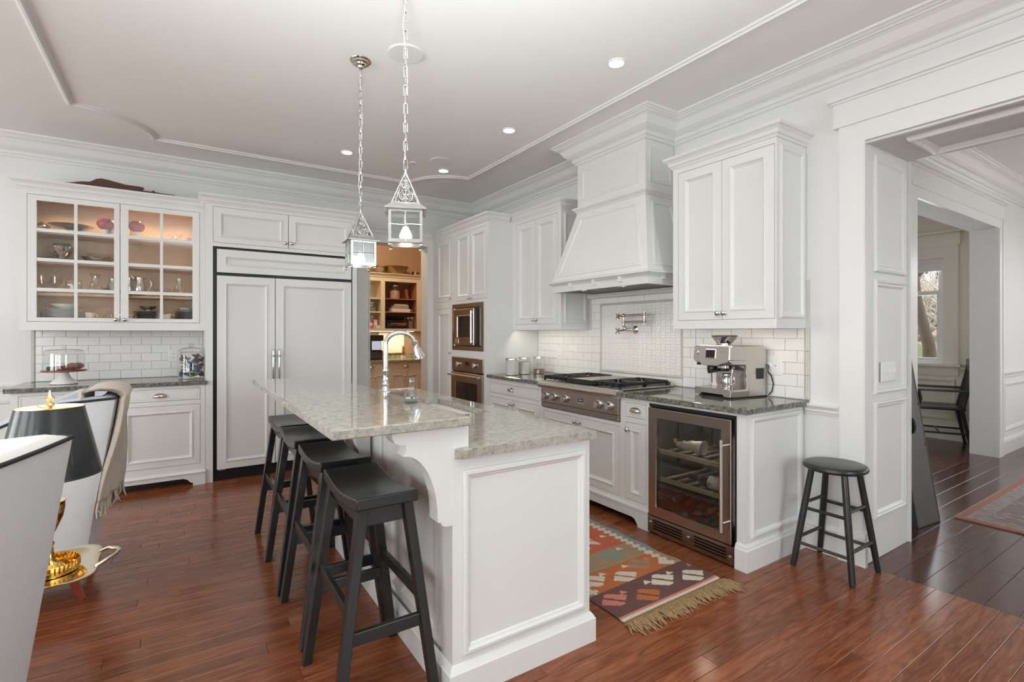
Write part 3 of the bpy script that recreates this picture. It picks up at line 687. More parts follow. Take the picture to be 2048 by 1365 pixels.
for a, b, hx in ((.277, .7515, .731), (.757, 1.468, .783)):
    d = door(t, fr_, a, b, .106, 1.850, st=.062)
    fh = Fr(fr_(hx, 0, 0), fr_.u, fr_.v, fr_.w); mb = MB(fh)
    z0, z1 = .815, 1.174
    mb.tube([(0, z0, .045), (0, z0+.06, .047), (0, (z0+z1)/2, .05), (0, z1-.06, .047), (0, z1, .045)], [.007, .010, .0085, .010, .007], 10)
    for z in (z0, z1): mb.ball((0, z, .045), .010, 10)
    for z in (z0+.055, z1-.055): mb.tube([(0, z, 0), (0, z, .045)], [.011, .007], 10); mb.ball((0, z, .047), .0145, 10)
    mb.build('handle', m_chrome, d)
MB(fr_).cbox(1.322, 1.392, 1.937, 1.957, .0, .004, .001).build('badge', m_steel_lt, t)
MB(fr_).box(.285, 1.46, .0, .09, -.10, -.06).build('toe_grille', m_gap, t)
MB(fr_).cbox(.285, .345, .094, .103, -.03, .0, .002).build('hinge', m_steel, t)

# ---- tall oven tower on the right wall
f2 = FX(2.64)
p = (2.95, 5.1, 0); t = thing('oven_tower_cabinet', 'white tall cabinet tower holding the microwave and wall oven', 'cabinet', p)
frn = [('door', 5.290, 5.702, 1.705, 2.443, dict(kn=(5.318, 1.735))), ('door', 5.290, 5.702, .11, 1.618, dict(kn=(5.318, 1.10))),
       ('door', 4.8425, 5.180, 1.697, 2.447, dict(kn=(4.866, 1.716), st=.045)), ('door', 4.490, 4.8375, 1.697, 2.447, dict(kn=(4.814, 1.716), st=.045)), ('drawer', 4.55, 5.27, .11, .33, dict())]
MB(f2).plate(4.445, 5.806, 0, 2.50, [(f[1]-g, f[2]+g, f[3]-g, f[4]+g) for f in frn]+[(4.55, 5.272, 1.138, 1.660), (4.55, 5.272, .355, 1.062)], -.022, 0).build('face_frame', m_white, t)
mb = MB(); mb.box(2.67, 3.262, 5.272, 5.80, 0, 2.5); mb.box(2.67, 3.262, 4.46, 5.272, 1.664, 2.5); mb.box(2.67, 3.262, 4.46, 5.272, 1.066, 1.134); mb.box(2.67, 3.262, 4.46, 5.272, 0, .35)
mb.box(2.662, 3.262, 4.445, 4.462, 0, 2.5); mb.box(2.662, 3.262, 4.462, 4.548, .35, 1.7); mb.build('carcass', m_white, t)
for q in frn: door(t, f2, *q[1:5], name=q[0], **q[5])
MB().sweep([(2.64, 5.81), (2.64, 4.445), (2.885, 4.445)], CC, False, False).build('crown_moulding', m_white, t)
# microwave
t = thing('microwave', 'built-in stainless microwave with a dark window, above the wall oven', 'microwave', (2.9, 4.9, 1.14))
MB(f2).box(4.553, 5.269, 1.141, 1.657, -.45, -.005).build('cavity', m_gap, t)
mb = MB(f2); mb.ring(4.552, 5.270, 1.140, 1.658, [(0, -.01), (0, .004), (.045, .004), (.048, -.006)])
for z in (1.155, 1.170, 1.628, 1.643): mb.box(4.56, 5.262, z-.003, z+.003, .004, .0075)
mb.build('trim_kit', m_steel_dark, t)
d = MB(f2).ring(4.74, 5.205, 1.20, 1.60, [(0, -.005), (0, .012), (.004, .016), (.08, .016), (.084, .010)], back=True).build('door', m_steel_dark, t)
MB(f2).cbox(4.822, 5.123, 1.282, 1.518, .004, .011, .003).build('window', M('oven_glass', (.02, .018, .016), .06, spec=.7), d)
MB(f2).ring(4.810, 5.135, 1.270, 1.530, [(0, .015), (.003, .019), (.012, .019), (.014, .012)]).build('window_frame', m_steel, d)
MB(f2).tube([(4.775, 1.225, .03), (4.775, 1.575, .03)], .009, 10).box(4.768, 4.782, 1.235, 1.25, .01, .03).box(4.768, 4.782, 1.55, 1.565, .01, .03).build('handle', m_chrome, d)
MB(f2).cbox(5.085, 5.175, 1.215, 1.265, .015, .018, .002).build('badge', m_steel_lt, d)
MB(f2).cbox(4.612, 4.735, 1.20, 1.60, -.002, .010, .003).build('control_panel', m_blackp, t)
MB(f2).box(4.606, 4.613, 1.20, 1.60, -.002, .012).box(5.208, 5.235, 1.20, 1.60, -.002, .014).build('side_trim', m_chrome, t)
# wall oven
t = thing('wall_oven', 'built-in stainless wall oven with two knobs and a bar handle', 'oven', (2.9, 4.9, .36))
MB(f2).box(4.553, 5.269, .358, 1.060, -.5, -.006).build('cavity', m_gap, t)
MB(f2).cbox(4.552, 5.270, .905, 1.060, -.006, .010, .004).build('control_panel', m_steel_dark, t)
d = MB(f2).ring(4.552, 5.270, .358, .892, [(0, -.006), (0, .014), (.006, .020), (.105, .020), (.108, .014)], back=True).build('door', m_steel_dark, t)
MB(f2).cbox(4.655, 5.167, .464, .786, .006, .0155, .004).build('window', bpy.data.materials['oven_glass'], d)
MB(f2).tube([(4.56, .865, .062), (5.262, .865, .062)], .0125, 12).box(4.575, 4.595, .853, .877, .015, .06).box(5.227, 5.247, .853, .877, .015, .06).build('handle', m_steel_lt, d)
def oven_knob(fr, u, v, par, r=.026, name='control_knob'):
    f = Fr(fr(u, v, 0), fr.u, fr.v, fr.w)
    k = MB(f).lathe([(r*1.45, 0), (r*1.45, .006), (r*1.2, .010)], n=22).build('knob_bezel', m_chrome, par)
    mb = MB(f).lathe([(r*1.02, .008), (r*1.02, .022), (r*.85, .034)], n=20)
    mb.box(-r*.24, r*.24, -r*.98, r*.98, .030, .046); return mb.build(name, m_steel_lt, par)
for u in (4.72, 5.10): oven_knob(f2, u, .985, t)
MB(f2).box(4.86, 4.945, .975, 1.015, .009, .0115).build('display', m_blackp, t)

# ---- right wall base cabinets
t = cabinet('base_cabinet', 'white base cabinet with a wide drawer between wall oven and cooktop', f2, 3.530, 4.444, .105, .88, .62,
    [('drawer', 3.578, 4.432, .735, .830, dict(flat=True, pull=(4.033, .785))), ('door', 4.008, 4.432, .165, .690, dict(kn=(4.028, .655))), ('door', 3.578, 4.002, .165, .690, dict(kn=(3.982, .655)))])
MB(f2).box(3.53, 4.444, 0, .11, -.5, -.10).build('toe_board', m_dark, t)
t = cabinet('base_cabinet', 'white base cabinet with two doors under the gas cooktop', f2, 2.60, 3.530, .105, .69, .62,
    [('door', 3.0665, 3.512, .165, .660, dict(kn=(3.088, .625))), ('door', 2.615, 3.0615, .165, .660, dict(kn=(3.040, .625)))])
def skirt(u0, u1, par, feet=None):
    if feet: 
        a, b = feet; pl = [(u0, .012 if 0 else 0), (a, 0), (a, .016), (a+.012, .030), (a+.03, .050), (a+.05, .056), (b, .056), (b, .13), (u0, .13)]
    else: pl = [(u0, .056), (u1, .056), (u1, .13), (u0, .13)]
    MB(f2).prism(pl, -.02, .016).build('plinth', m_white, par)
    MB(f2).prism([(u0, .118), (u1, .118), (u1, .132), (u0, .132)], .0, .022).build('plinth_cap', m_white, par)
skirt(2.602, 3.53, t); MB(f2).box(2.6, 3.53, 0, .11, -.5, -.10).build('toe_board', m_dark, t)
t = cabinet('base_cabinet', 'narrow white base cabinet between the cooktop and the wine cooler', f2, 2.328, 2.600, .105, .88, .62,
    [('drawer', 2.364, 2.549, .745, .842, dict(flat=True, pull=(2.456, .793))), ('door', 2.364, 2.549, .167, .703, dict(kn=(2.522, .655), st=.045))])
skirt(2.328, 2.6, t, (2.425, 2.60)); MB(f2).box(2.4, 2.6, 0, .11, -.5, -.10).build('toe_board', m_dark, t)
t = thing('base_cabinet_end', 'white panelled end of the base cabinets beside the round stool', 'cabinet', (2.95, 1.67, 0))
MB().box(2.64, 3.262, 1.640, 1.694, 0, .88).build('end_panel', m_white, t)
MB(f2).box(1.694, 2.328, .862, .88, -.6, 0).build('top_rail', m_white, t)
MB(FY(1.64)).ring(2.690, 3.225, .175, .855, [(0, -.002), (0, .010), (.008, .014), (.020, .012), (.030, .004), (.034, 0)]).build('panel_moulding', m_white, t)
MB().sweep([(3.268, 1.64), (2.64, 1.64), (2.64, 1.696)], [(0, 0), (.020, 0), (.020, .118), (.014, .126), (.012, .135), (.004, .146), (0, .148)], False, True).build('baseboard', m_white, t)
single('worktop', MB().cbox(2.605, XR-.001, 3.528, 4.443, .880, .914, .004), m_gran_d, 'dark stone worktop with the canisters, left of the gas cooktop', 'worktop', (2.94, 4, .88))
mb = MB(); mb.cbox(2.605, XR-.001, 1.608, 2.598, .880, .914, .004); mb.cbox(3.215, XR-.001, 2.598, 3.528, .880, .914, .004)
single('worktop', mb, m_gran_d, 'dark stone worktop under the coffee machine, right of the cooktop', 'worktop', (2.94, 2.1, .88))

# ---- wall cabinets
f9 = FX(2.93)
def upper(label, y0, y1, d1, d2, dm, end):
    t = thing('wall_cabinet', label, 'cabinet', (3.1, (y0+y1)/2, 1.36), 'wall cabinets beside the range hood')
    z0 = 1.362; fd = [(d1, dm-.0015), (dm+.0015, d2)]
    MB(f9).plate(y0, y1, z0, 2.50, [(a-g, b+g, 1.422-g, 2.452+g) for a, b in fd], -.022, 0).build('face_frame', m_white, t)
    MB().box(2.952, XR-.002, y0, y1, 1.402, 2.5).box(2.952, XR-.002, y0, y0+.02, z0, 1.402).box(2.952, XR-.002, y1-.02, y1, z0, 1.402).build('carcass', m_white, t)
    for (a, b), kx in zip(fd, (dm-.022, dm+.022)): door(t, f9, a, b, 1.422, 2.452, kn=(kx, 1.462))
    if end: MB(FY(y0)).ring(2.968, 3.235, 1.425, 2.452, [(0, -.002), (0, .008), (.008, .012), (.020, .010), (.030, .002), (.032, 0)]).build('side_moulding', m_white, t)
    pth = [(XR, y1), (2.93, y1), (2.93, y0), (XR, y0)] if y1 < 3 else [(2.93, y1), (2.93, y0), (XR, y0)]
    MB().sweep(pth, CC, False, False).build('crown_moulding', m_white, t)
    MB().box(2.956, 2.986, y0+.08, y1-.08, 1.392, 1.403).build('light_strip', m_ucl, t)
    area('undercabinet_lamp', (2.972, (y0+y1)/2, 1.389), (0, 0, 0), .02, y1-y0-.16, .9, (1, .90, .76))
    return t
upper('white two door wall cabinet above the coffee machine', 1.627, 2.372, 1.639, 2.325, 1.985, True)
upper('white two door wall cabinet between oven tower and range hood', 3.635, 4.444, 3.687, 4.366, 4.035, True)

# ---- range hood
t = thing('range_hood', 'white panelled wooden range hood tapering above the gas cooktop', 'hood', (3.0, 3.03, 1.69))
PNL = [(0, -.001), (0, .004), (.006, .007), (.014, .005), (.020, -.001)]
mb = MB().box(2.945, XR-.002, 2.64, 3.42, 2.42, 2.90); mb.build('chimney', m_white, t)
mb = MB(FX(2.945)).ring(2.70, 3.36, 2.49, 2.76, [(0, -.001), (0, .005), (.010, .007), (.022, .003), (.026, -.001)]); mb.build('panel_moulding', m_white, t)
MB(FY(2.64)).ring(2.985, 3.24, 2.49, 2.76, [(0, -.001), (0, .005), (.010, .007), (.022, .003), (.026, -.001)]).build('panel_moulding', m_white, t)
# tapered canopy
zb, zt = 1.785, 2.40
bq = [(2.785, 2.475), (XR-.002, 2.475), (XR-.002, 3.585), (2.785, 3.585)]; tq = [(2.945, 2.64), (XR-.002, 2.64), (XR-.002, 3.42), (2.945, 3.42)]
MB().add([(*q, zb) for q in bq]+[(*q, zt) for q in tq], [(3, 2, 1, 0), (4, 5, 6, 7), (0, 1, 5, 4), (1, 2, 6, 5), (2, 3, 7, 6), (3, 0, 4, 7)]).build('canopy', m_white, t)
def trap(a0, a1, b0, b1, off, w, fr, k):
    # raised outline on the tapered front: four corners lower left, lower right, upper right, upper left
    out = []
    for ins, hh in ((0, 0), (0, .006), (.018, .008), (.026, 0)):
        out.append([(a0+ins, k+ins, hh), (a1-ins, k+ins, hh), (b1-ins, w-ins, hh), (b0+ins, w-ins, hh)])
    vs = [p for l in out for p in l]; fs = []
    for i in range(3):
        for e in range(4): fs.append((4*i+e, 4*i+(e+1) % 4, 4*i+4+(e+1) % 4, 4*i+4+e))
    return MB(fr).add(vs, fs)
sl = Vector((2.945-2.785, 0, zt-zb)); sl_len = sl.length
ff = Fr((2.785, 3.03, zb), (0, 1, 0), sl, (-(zt-zb), 0, 2.945-2.785))
trap(-.485, .485, -.335, .335, 0, sl_len-.065, ff, .045).build('panel_moulding', m_white, t)
s2 = Vector((0, 2.64-2.475, zt-zb)); fs_ = Fr((2.785, 2.475, zb), (1, 0, 0), s2, (0, -(zt-zb), 2.64-2.475))
trap(.075, .43, .21, .43, 0, s2.length-.065, fs_, .045).build('panel_moulding', m_white, t)
MB().sweep([(XR-.002, 3.42), (2.945, 3.42), (2.945, 2.64), (XR-.002, 2.64)], [(0, 2.385), (.010, 2.39), (.014, 2.40), (.020, 2.404), (.034, 2.418), (.036, 2.43), (.030, 2.434), (.010, 2.44), (0, 2.445)], False, False).build('shelf_moulding', m_white, t)
MB().sweep([(XR-.002, 3.585), (2.785, 3.585), (2.785, 2.475), (XR-.002, 2.475)], [(-.04, 1.69), (-.006, 1.69), (-.006, 1.742), (0, 1.748), (.002, 1.752), (.012, 1.756), (.022, 1.766), (.032, 1.770), (.032, 1.778), (.020, 1.786), (0, 1.792), (-.04, 1.792)], False, False).build('apron', m_white, t)
for y in (2.74, 3.32, 3.03): 
    MB(FX(2.791)).prism([(y-.014, 1.722), (y+.014, 1.722), (y+.017, 1.772), (y-.017, 1.772)], -.002, .024).build('bracket', m_white, t)
MB(FY(2.481)).prism([(2.95-.016, 1.728), (2.95+.016, 1.728), (2.95+.016, 1.762), (2.95-.016, 1.762)], -.002, .016).build('bracket', m_white, t)
mb = MB().box(2.83, 3.25, 2.52, 3.54, 1.700, 1.72); 
for k in range(34): mb.box(2.86, 3.23, 2.545+k*.029, 2.557+k*.029, 1.694, 1.703)
mb.build('baffle_filter', m_steel_dark, t)
for y in (2.8, 3.25): 
    MB().lathe([(.0001, 0), (.026, 0), (.026, .01)], (2.87, y, 1.696), 16).build('hood_lamp', m_can, t); spot('hood_bulb', (2.90, y, 1.688), 5, 2.2)
MB().box(3.20, XR-.002, 2.476, 3.584, 1.655, 1.692).build('back_rail', m_white, t)

# ================================================================ tiles
def tile_mesh(w, h, m=m_tile): return MB().cbox(.0012, w-.0012, .0012, h-.0012, 0, .007, .0018).mesh('tile', m)
TM = {}
def tiles(parent, fr_id, X, regions, TW=.1525, TH=.0762, z0=.9165):
    # regions: (u0,u1,v0,v1)
    for (a, b, c, d, skip) in regions:
        j0 = int(round((c-z0)/TH)); j = j0
        while z0+j*TH < d-.004:
            v0, v1 = z0+j*TH, min(z0+(j+1)*TH, d); u = a-(TW/2 if j % 2 else 0)-.03
            while u < b-.003:
                u0, u1 = max(u, a), min(u+TW, b); u += TW
                if u1-u0 < .012: continue
                if skip and not (u1 <= skip[0] or u0 >= skip[1] or v1 <= skip[2] or v0 >= skip[3]):
                    if u0 < skip[0] < u1: u1 = skip[0]
                    elif u0 < skip[1] < u1: u0 = skip[1]
                    elif v0 < skip[2] < v1 and skip[2]-v0 > .012: v1_ = skip[2]; add_tile(parent, fr_id, X, u0, u1, v0, v1_); continue
                    elif v0 < skip[3] < v1 and v1-skip[3] > .012: add_tile(parent, fr_id, X, u0, u1, skip[3], v1); continue
                    else: continue
                    if u1-u0 < .012: continue
                add_tile(parent, fr_id, X, u0, u1, v0, v1)
            j += 1
def add_tile(parent, fr_id, X, u0, u1, v0, v1):
    w, h = round(u1-u0, 4), round(v1-v0, 4); k = (w, h)
    if k not in TM: TM[k] = tile_mesh(w, h)
    if fr_id == 'X':
        o = inst('tile', TM[k], parent, (X, u1, v0)); o.rotation_euler = (pi/2, 0, -pi/2)
    else:
        o = inst('tile', TM[k], parent, (u0, X, v0)); o.rotation_euler = (pi/2, 0, 0)
bs = struct('trim_21', MB(FX(XR)).box(1.602, 4.444, .914, 1.665, 0, .003), m_grout, label='white subway tile splashback behind cooktop and coffee machine'); LOC[bs.name] = Vector((0, 0, 0))
IN = (2.548, 3.472, .978, 1.602)
tiles(bs, 'X', XR-.003, [(1.632, 2.43, .9165, 1.362, None), (2.43, 3.585, .9165, 1.655, IN), (3.585, 4.443, .9165, 1.362, None)])
LP = [(0, 0), (0, .010), (.005, .015), (.015, .015), (.020, .010), (.020, 0)]
MB(FX(XR)).ring(2.548, 3.472, .978, 1.602, LP).build('inset_frame', m_liner, bs)
lm = MB().cbox(.001, .028, .001, .149, 0, .012, .004).mesh('liner_tile', m_liner)
for k in range(3):
    o = inst('liner_tile', lm, bs, (XR-.003, 1.631, .9165+k*.15)); o.rotation_euler = (pi/2, 0, -pi/2)
# basket weave inset (pieces a few pixels across: one joined part)
mb = MB(FX(XR)); q = .0505
for i in range(18):
    for j in range(12):
        u, v = 2.5695+i*q*.971, .999+j*q*.966
        uu, vv = u+q*.971, v+q*.966
        if (i+j) % 2: mb.cbox(u+.0006, uu-.0006, v+.0006, (v+vv)/2-.0006, .003, .0075, .0012).cbox(u+.0006, uu-.0006, (v+vv)/2+.0006, vv-.0006, .003, .0075, .0012)
        else: mb.cbox(u+.0006, (u+uu)/2-.0006, v+.0006, vv-.0006, .003, .0075, .0012).cbox((u+uu)/2+.0006, uu-.0006, v+.0006, vv-.0006, .003, .0075, .0012)
mb.build('mosaic', m_tile, bs, kind='stuff')
b2 = struct('trim_22', MB(FY(YB)).box(-1.062, .189, .914, 1.356, 0, .003), m_grout, label='white subway tile splashback under the glass fronted cabinet'); LOC[b2.name] = Vector((0, 0, 0))
tiles(b2, 'Y', YB-.003, [(-1.034, .188, .9165, 1.355, None)])
for k in range(3):
    o = inst('liner_tile', lm, b2, (-1.062, YB-.003, .9165+k*.147)); o.rotation_euler = (pi/2, 0, 0)

# ================================================================ gas cooktop
t = thing('gas_cooktop', 'stainless gas cooktop with cast iron grates and five chrome knobs', 'cooktop', (2.9, 3.06, .88))
fc = FX(2.62)
MB().box(2.63, 3.205, 2.604, 3.526, .70, .925).build('body', m_steel_dark, t)
MB(fc).cbox(2.604, 3.526, .742, .868, -.01, .0, .002).cbox(2.604, 3.526, .703, .740, -.01, -.003, .002).build('control_panel', m_steel_dark, t)
MB().tube([(2.612, 2.586, .893), (2.612, 3.526, .893)], .031, 16).box(2.612, 2.66, 2.59, 3.526, .880, .924).build('bullnose', m_steel_lt, t)
MB().cbox(2.60, 3.205, 2.588, 3.53, .918, .928, .003).box(3.17, 3.205, 2.590, 3.528, .928, .955).build('top_deck', m_steel_lt, t)
for y in (3.455, 3.345, 3.195, 2.805, 2.690): oven_knob(fc, y, .800, t, .0235)
MB(fc).cbox(2.965, 3.048, .780, .822, -.001, .003, .001).build('badge', m_steel_lt, t)
MB(fc).box(2.970, 3.043, .792, .819, .002, .0036).build('badge_field', M('navy_enamel', (.01, .015, .035), .3), t)
text('badge_lettering', 'VIKING', Fr((2.6162, 3.0065, .8055), (0, -1, 0), (0, 0, 1), (-1, 0, 0)), .0165, m_plastic, t)
# griddle in the middle, burners and grates at both sides
MB().cbox(2.66, 3.16, 2.915, 3.215, .934, .962, .006).build('griddle', m_steel_dark, t)
MB().cbox(2.648, 2.662, 2.905, 3.225, .930, .966, .003).build('griddle_edge', m_blackm, t)
for y0 in (2.615, 3.225):
    y1 = y0+.29
    for x0 in (2.655, 2.91):
        x1 = x0+.25; cx, cy = (x0+x1)/2, (y0+y1)/2
        MB().lathe([(.055, .928), (.055, .934), (.04, .944), (.034, .944), (.034, .951), (.03, .954), (.0001, .954)], (cx, cy, 0), 20).build('burner', m_blackm, t)
        mb = MB(); zt = .968
        for (a, b) in (((x0, y0), (x1, y0)), ((x1, y0), (x1, y1)), ((x1, y1), (x0, y1)), ((x0, y1), (x0, y0))):
            mb.cbox(min(a[0], b[0])-.006, max(a[0], b[0])+.006, min(a[1], b[1])-.006, max(a[1], b[1])+.006, zt-.022, zt, .003)
        for k in range(8):
            a = pi/4*k; r0 = .032; ex = (x1-x0)/2/max(abs(cos(a)), 1e-3); ey = (y1-y0)/2/max(abs(sin(a)), 1e-3); r1 = min(ex, ey)
            mb.tube([(cx+cos(a)*r0, cy+sin(a)*r0, zt-.004), (cx+cos(a)*r1, cy+sin(a)*r1, zt-.008)], .0075, 6)
        for k in range(5):
            yy = y0+.03+k*.058
            if x0 < 2.7: mb.cbox(x0-.014, x0+.03, yy-.012, yy+.012, zt-.03, zt+.004, .004)
        for i in (x0, x1):
            for j in (y0, y1): mb.box(i-.007, i+.007, j-.007, j+.007, .926, zt-.02)
        mb.build('grate', m_blackm, t)

# ================================================================ pot filler and wall plates
t = thing('pot_filler', 'polished nickel folding pot filler tap above the cooktop', 'tap', (XR, 3.04, 1.36))
def P(y, z, d): return (XR-.008-d, y, z)
mb = MB(Fr(P(3.035, 1.362, 0), (0, 1, 0), (0, 0, 1), (-1, 0, 0))).lathe([(.034, 0), (.034, .004), (.026, .012), (.015, .020), (.012, .05)], n=20); mb.build('escutcheon', m_nickel, t)
MB().tube([P(3.035, 1.362, .04), P(3.075, 1.362, .075), P(3.085, 1.40, .09), P(3.085, 1.425, .09)], .0125, 10).ball(P(3.08, 1.37, .08), .02, 12).build('valve_body', m_nickel, t)
MB().tube([P(3.085, 1.425, .09), P(2.845, 1.428, .10)], .0085, 10).tube([P(3.085, 1.482, .09), P(2.845, 1.486, .10)], .0085, 10).build('swing_arm', m_nickel, t)
mb = MB()
for y, z in ((3.085, 1.425), (2.845, 1.428), (3.085, 1.482), (2.845, 1.486)): mb.ball(P(y, z, .09 if y > 3 else .10), .0175, 12)
mb.tube([P(2.845, 1.41, .10), P(2.845, 1.505, .10)], .0125, 10).tube([P(3.085, 1.40, .09), P(3.085, 1.44, .09)], .013, 10).tube([P(3.085, 1.482, .09), P(3.085, 1.45, .09)], .009, 10)
mb.build('swivel_joint', m_nickel, t)
for y, z, d in ((3.145, 1.352, .10), (3.145, 1.478, .10)):
    mb = MB().tube([P(3.09, z+.004, .09), P(y, z, d)], .008, 8)
    for k in range(4):
        a = pi/4+pi/2*k; mb.tube([P(y, z, d), P(y+.004, z+sin(a)*.026, d+cos(a)*.026)], .0055, 8); mb.ball(P(y+.004, z+sin(a)*.026, d+cos(a)*.026), .007, 8)
    mb.build('cross_handle', m_nickel, t)
def outlet(label, fr, u, v, w=.075, h=.118, kind='o', n=1):
    t = thing('wall_plate', label, 'outlet' if kind == 'o' else 'switch', fr(u, v, .008))
    MB(fr).ring(u-w/2, u+w/2, v-h/2, v+h/2, [(0, .006), (0, .011), (.005, .014)], cap=True).build('plate', m_plastic, t)
    for k in range(n):
        uu = u+(k-(n-1)/2)*.046
        if kind == 'o' or (kind == 'm' and k == n-1):
            for dv in (-.02, .02):
                MB(fr).cbox(uu-.015, uu+.015, v+dv-.013, v+dv+.013, .013, .016, .002).build('socket', m_plastic, t)
                MB(fr).box(uu-.007, uu-.004, v+dv-.005, v+dv+.006, .0158, .0164).box(uu+.004, uu+.007, v+dv-.005, v+dv+.006, .0158, .0164).build('slot', m_gap, t)
        elif kind == 'm' and k == n-2: MB(Fr(fr(uu, v, .013), fr.u, fr.v, fr.w)).lathe([(.019, 0), (.017, .012), (.0001, .014)], n=16).build('dimmer', m_plastic, t)
        else: MB(fr).add([(uu-.005, v-.008, .013), (uu+.005, v-.008, .013), (uu+.005, v+.008, .013), (uu-.005, v+.008, .013), (uu-.004, v+.006, .026), (uu+.004, v+.006, .026), (uu+.004, v+.012, .024), (uu-.004, v+.012, .024)], [(4, 5, 6, 7), (0, 1, 5, 4), (1, 2, 6, 5), (2, 3, 7, 6), (3, 0, 4, 7)]).build('toggle', m_plastic, t)
    return t
outlet('white power outlet on the tiles right of the canisters', FX(XR), 4.058, 1.115)
outlet('white double outlet on the tiles left of the coffee machine', FX(XR), 2.405, 1.125, .118)
wp = outlet('white three gang plate with dimmer and socket right of the coffee machine', FX(XR), 1.857, 1.120, .165, .125, 'm', 3)
outlet('white outlet on the tiles beside the matchbook jar', FY(YB), -.055, 1.115)
outlet('white four gang switch plate on the panelled passage jamb', FY(1.31), 3.575, 1.10, .20, .12, 's', 4)

# ================================================================ wine cooler
t = thing('wine_cooler', 'stainless under-counter wine cooler with glass door and bottles inside', 'cooler', (2.9, 2.01, 0))
y0, y1 = 1.698, 2.324
mb = MB(); mb.box(2.66, 3.2, y0, y0+.02, .1, .855); mb.box(2.66, 3.2, y1-.02, y1, .1, .855); mb.box(2.66, 3.2, y0+.02, y1-.02, .835, .855); mb.box(2.66, 3.2, y0+.02, y1-.02, .1, .12); mb.box(3.18, 3.2, y0+.02, y1-.02, .12, .835)
mb.build('cabinet_body', m_dark, t)
MB().box(2.635, 2.66, 1.694, 1.704, .0, .862).box(2.635, 2.66, 1.70, 2.328, .842, .862).build('door_gap', m_gap, t)
fw = FX(2.612)
d = MB(fw).ring(1.712, 2.318, .125, .838, [(0, -.04), (0, -.002), (.004, 0), (.062, 0), (.064, -.006), (.064, -.04)]).build('door', m_steel_dark, t)
MB(fw).box(1.774, 2.256, .187, .776, -.018, -.012).build('pane', m_smoke, d)
MB(fw).tube([(1.745, .20, .045), (1.745, .725, .045)], .010, 12).build('handle', m_steel_lt, d)
MB(fw).tube([(1.745, .25, 0), (1.745, .25, .045)], .007, 8).tube([(1.745, .69, 0), (1.745, .69, .045)], .007, 8).build('handle_post', m_chrome, d)
mb = MB(fw).plate(1.700, 2.326, .012, .118, [(a, b, .036+.018*k, .045+.018*k) for k in range(4) for a, b in ((1.745, 1.965), (2.05, 2.285))], -.02, -.006); mb.build('vent_grille', m_steel_dark, t)
MB(fw).box(1.70, 2.325, .014, .116, -.05, -.022).build('vent_backing', m_gap, t)
for y, z in ((2.008, .072), (1.725, .055), (2.307, .075)): MB(Fr(fw(y, z, -.006), fw.u, fw.v, fw.w)).lathe([(.010, 0), (.010, .004), (.005, .006), (.0001, .006)], n=14).build('lock' if y == 2.008 else 'screw', m_chrome, t)
for y in (1.74, 2.28): MB().lathe([(.018, 0), (.018, .015)], (2.66, y, 0), 12).build('foot', m_blackp, t)
for z in (.345, .530):
    MB().cbox(2.672, 2.690, y0+.07, y1-.03, z, z+.030, .003).build('shelf', m_shelfw, t)
    mb = MB()
    for k in range(7): mb.cbox(2.69, 3.16, 1.74+k*.085, 1.762+k*.085, z+.004, z+.016, .002)
    mb.build('shelf_slat', m_shelfw, t)
point('cooler_lamp', (2.80, 2.01, .81), 2.2, .05, (1, .93, .82))
for y, a in ((1.724, -1), (2.298, 1)): area('cooler_side_fill', (2.655, y, .48), (0, radians(-90), a*radians(50)), .5, .012, 1.6, (1, .95, .86))  # fill strips added at both sides to brighten the bottles
def bottle(pos, axis, label, mats=None, group='wine bottles in the cooler', lab=False, foil=None):
    ax = Vector(axis).normalized(); u = ax.orthogonal().normalized(); t = thing('wine_bottle', label, 'bottle', pos, group)
    f = Fr(pos, u, ax.cross(u), ax)
    MB(f).lathe([(.030, 0), (.0375, .004), (.0375, .185), (.034, .205), (.018, .235), (.0145, .25), (.0145, .305)], n=18).build('glass', mats or m_wine, t)
    MB(f).lathe([(.0160, .245), (.0160, .308), (.0001, .309)], n=14).build('capsule', foil or m_blackp, t)
    if lab:
        MB(f).lathe([(.0380, .045), (.0380, .155)], n=20, cap0=False, cap1=False).build('label', m_label, t)
    return t
b = bottle((2.735, 1.775, .414), (0, 1, 0), 'dark wine bottle lying sideways with a white label on the lower shelf', lab=True, foil=m_gap)
f = Fr((2.6955, 1.905, .473), (0, -1, 0), (0, 0, 1), (-1, 0, 0))
mb = MB(Fr((2.6965, 1.912, .412), (0, -1, 0), (0, 0, 1), (-1, 0, 0)))
for k, (dx, dz, l, a) in enumerate(((0, 0, .022, 1.4), (-.004, .004, .018, .6), (.006, .004, .016, 2.4), (-.006, -.004, .014, 2.2), (.004, -.006, .016, .9))):
    mb.tube([(dx-cos(a)*l/2, dz-sin(a)*l/2, 0), (dx+cos(a)*l/2, dz+sin(a)*l/2, 0)], .0014, 5)
mb.box(-.035, -.03, -.02, .02, -.0002, .0004) if 0 else None
mb.build('label_emblem', m_gap, b)
rb = random.Random(5); fo = [m_gap, M('red_foil', (.12, .02, .025), .4), m_gold, m_steel_lt, M('pink_foil', (.22, .12, .12), .4)]
lay = [(1.80, .165), (1.885, .165), (1.97, .165), (2.055, .165), (2.14, .165), (2.225, .165), (1.843, .236), (1.928, .236), (2.013, .236), (2.098, .236), (2.183, .236)]
nm = ['first', 'second', 'third', 'fourth', 'fifth', 'sixth']
for k, (y, z) in enumerate(lay):
    row = 'bottom' if z < .2 else 'middle' if z < .3 else 'top'; base = 0 if z < .2 else 6 if z < .3 else 11
    bottle((3.03, y, z), (-1, rb.uniform(-.06, .06), 0), '%s bottle from the right, %s row of the pile low in the cooler' % (nm[k-base], row), foil=rb.choice(fo))
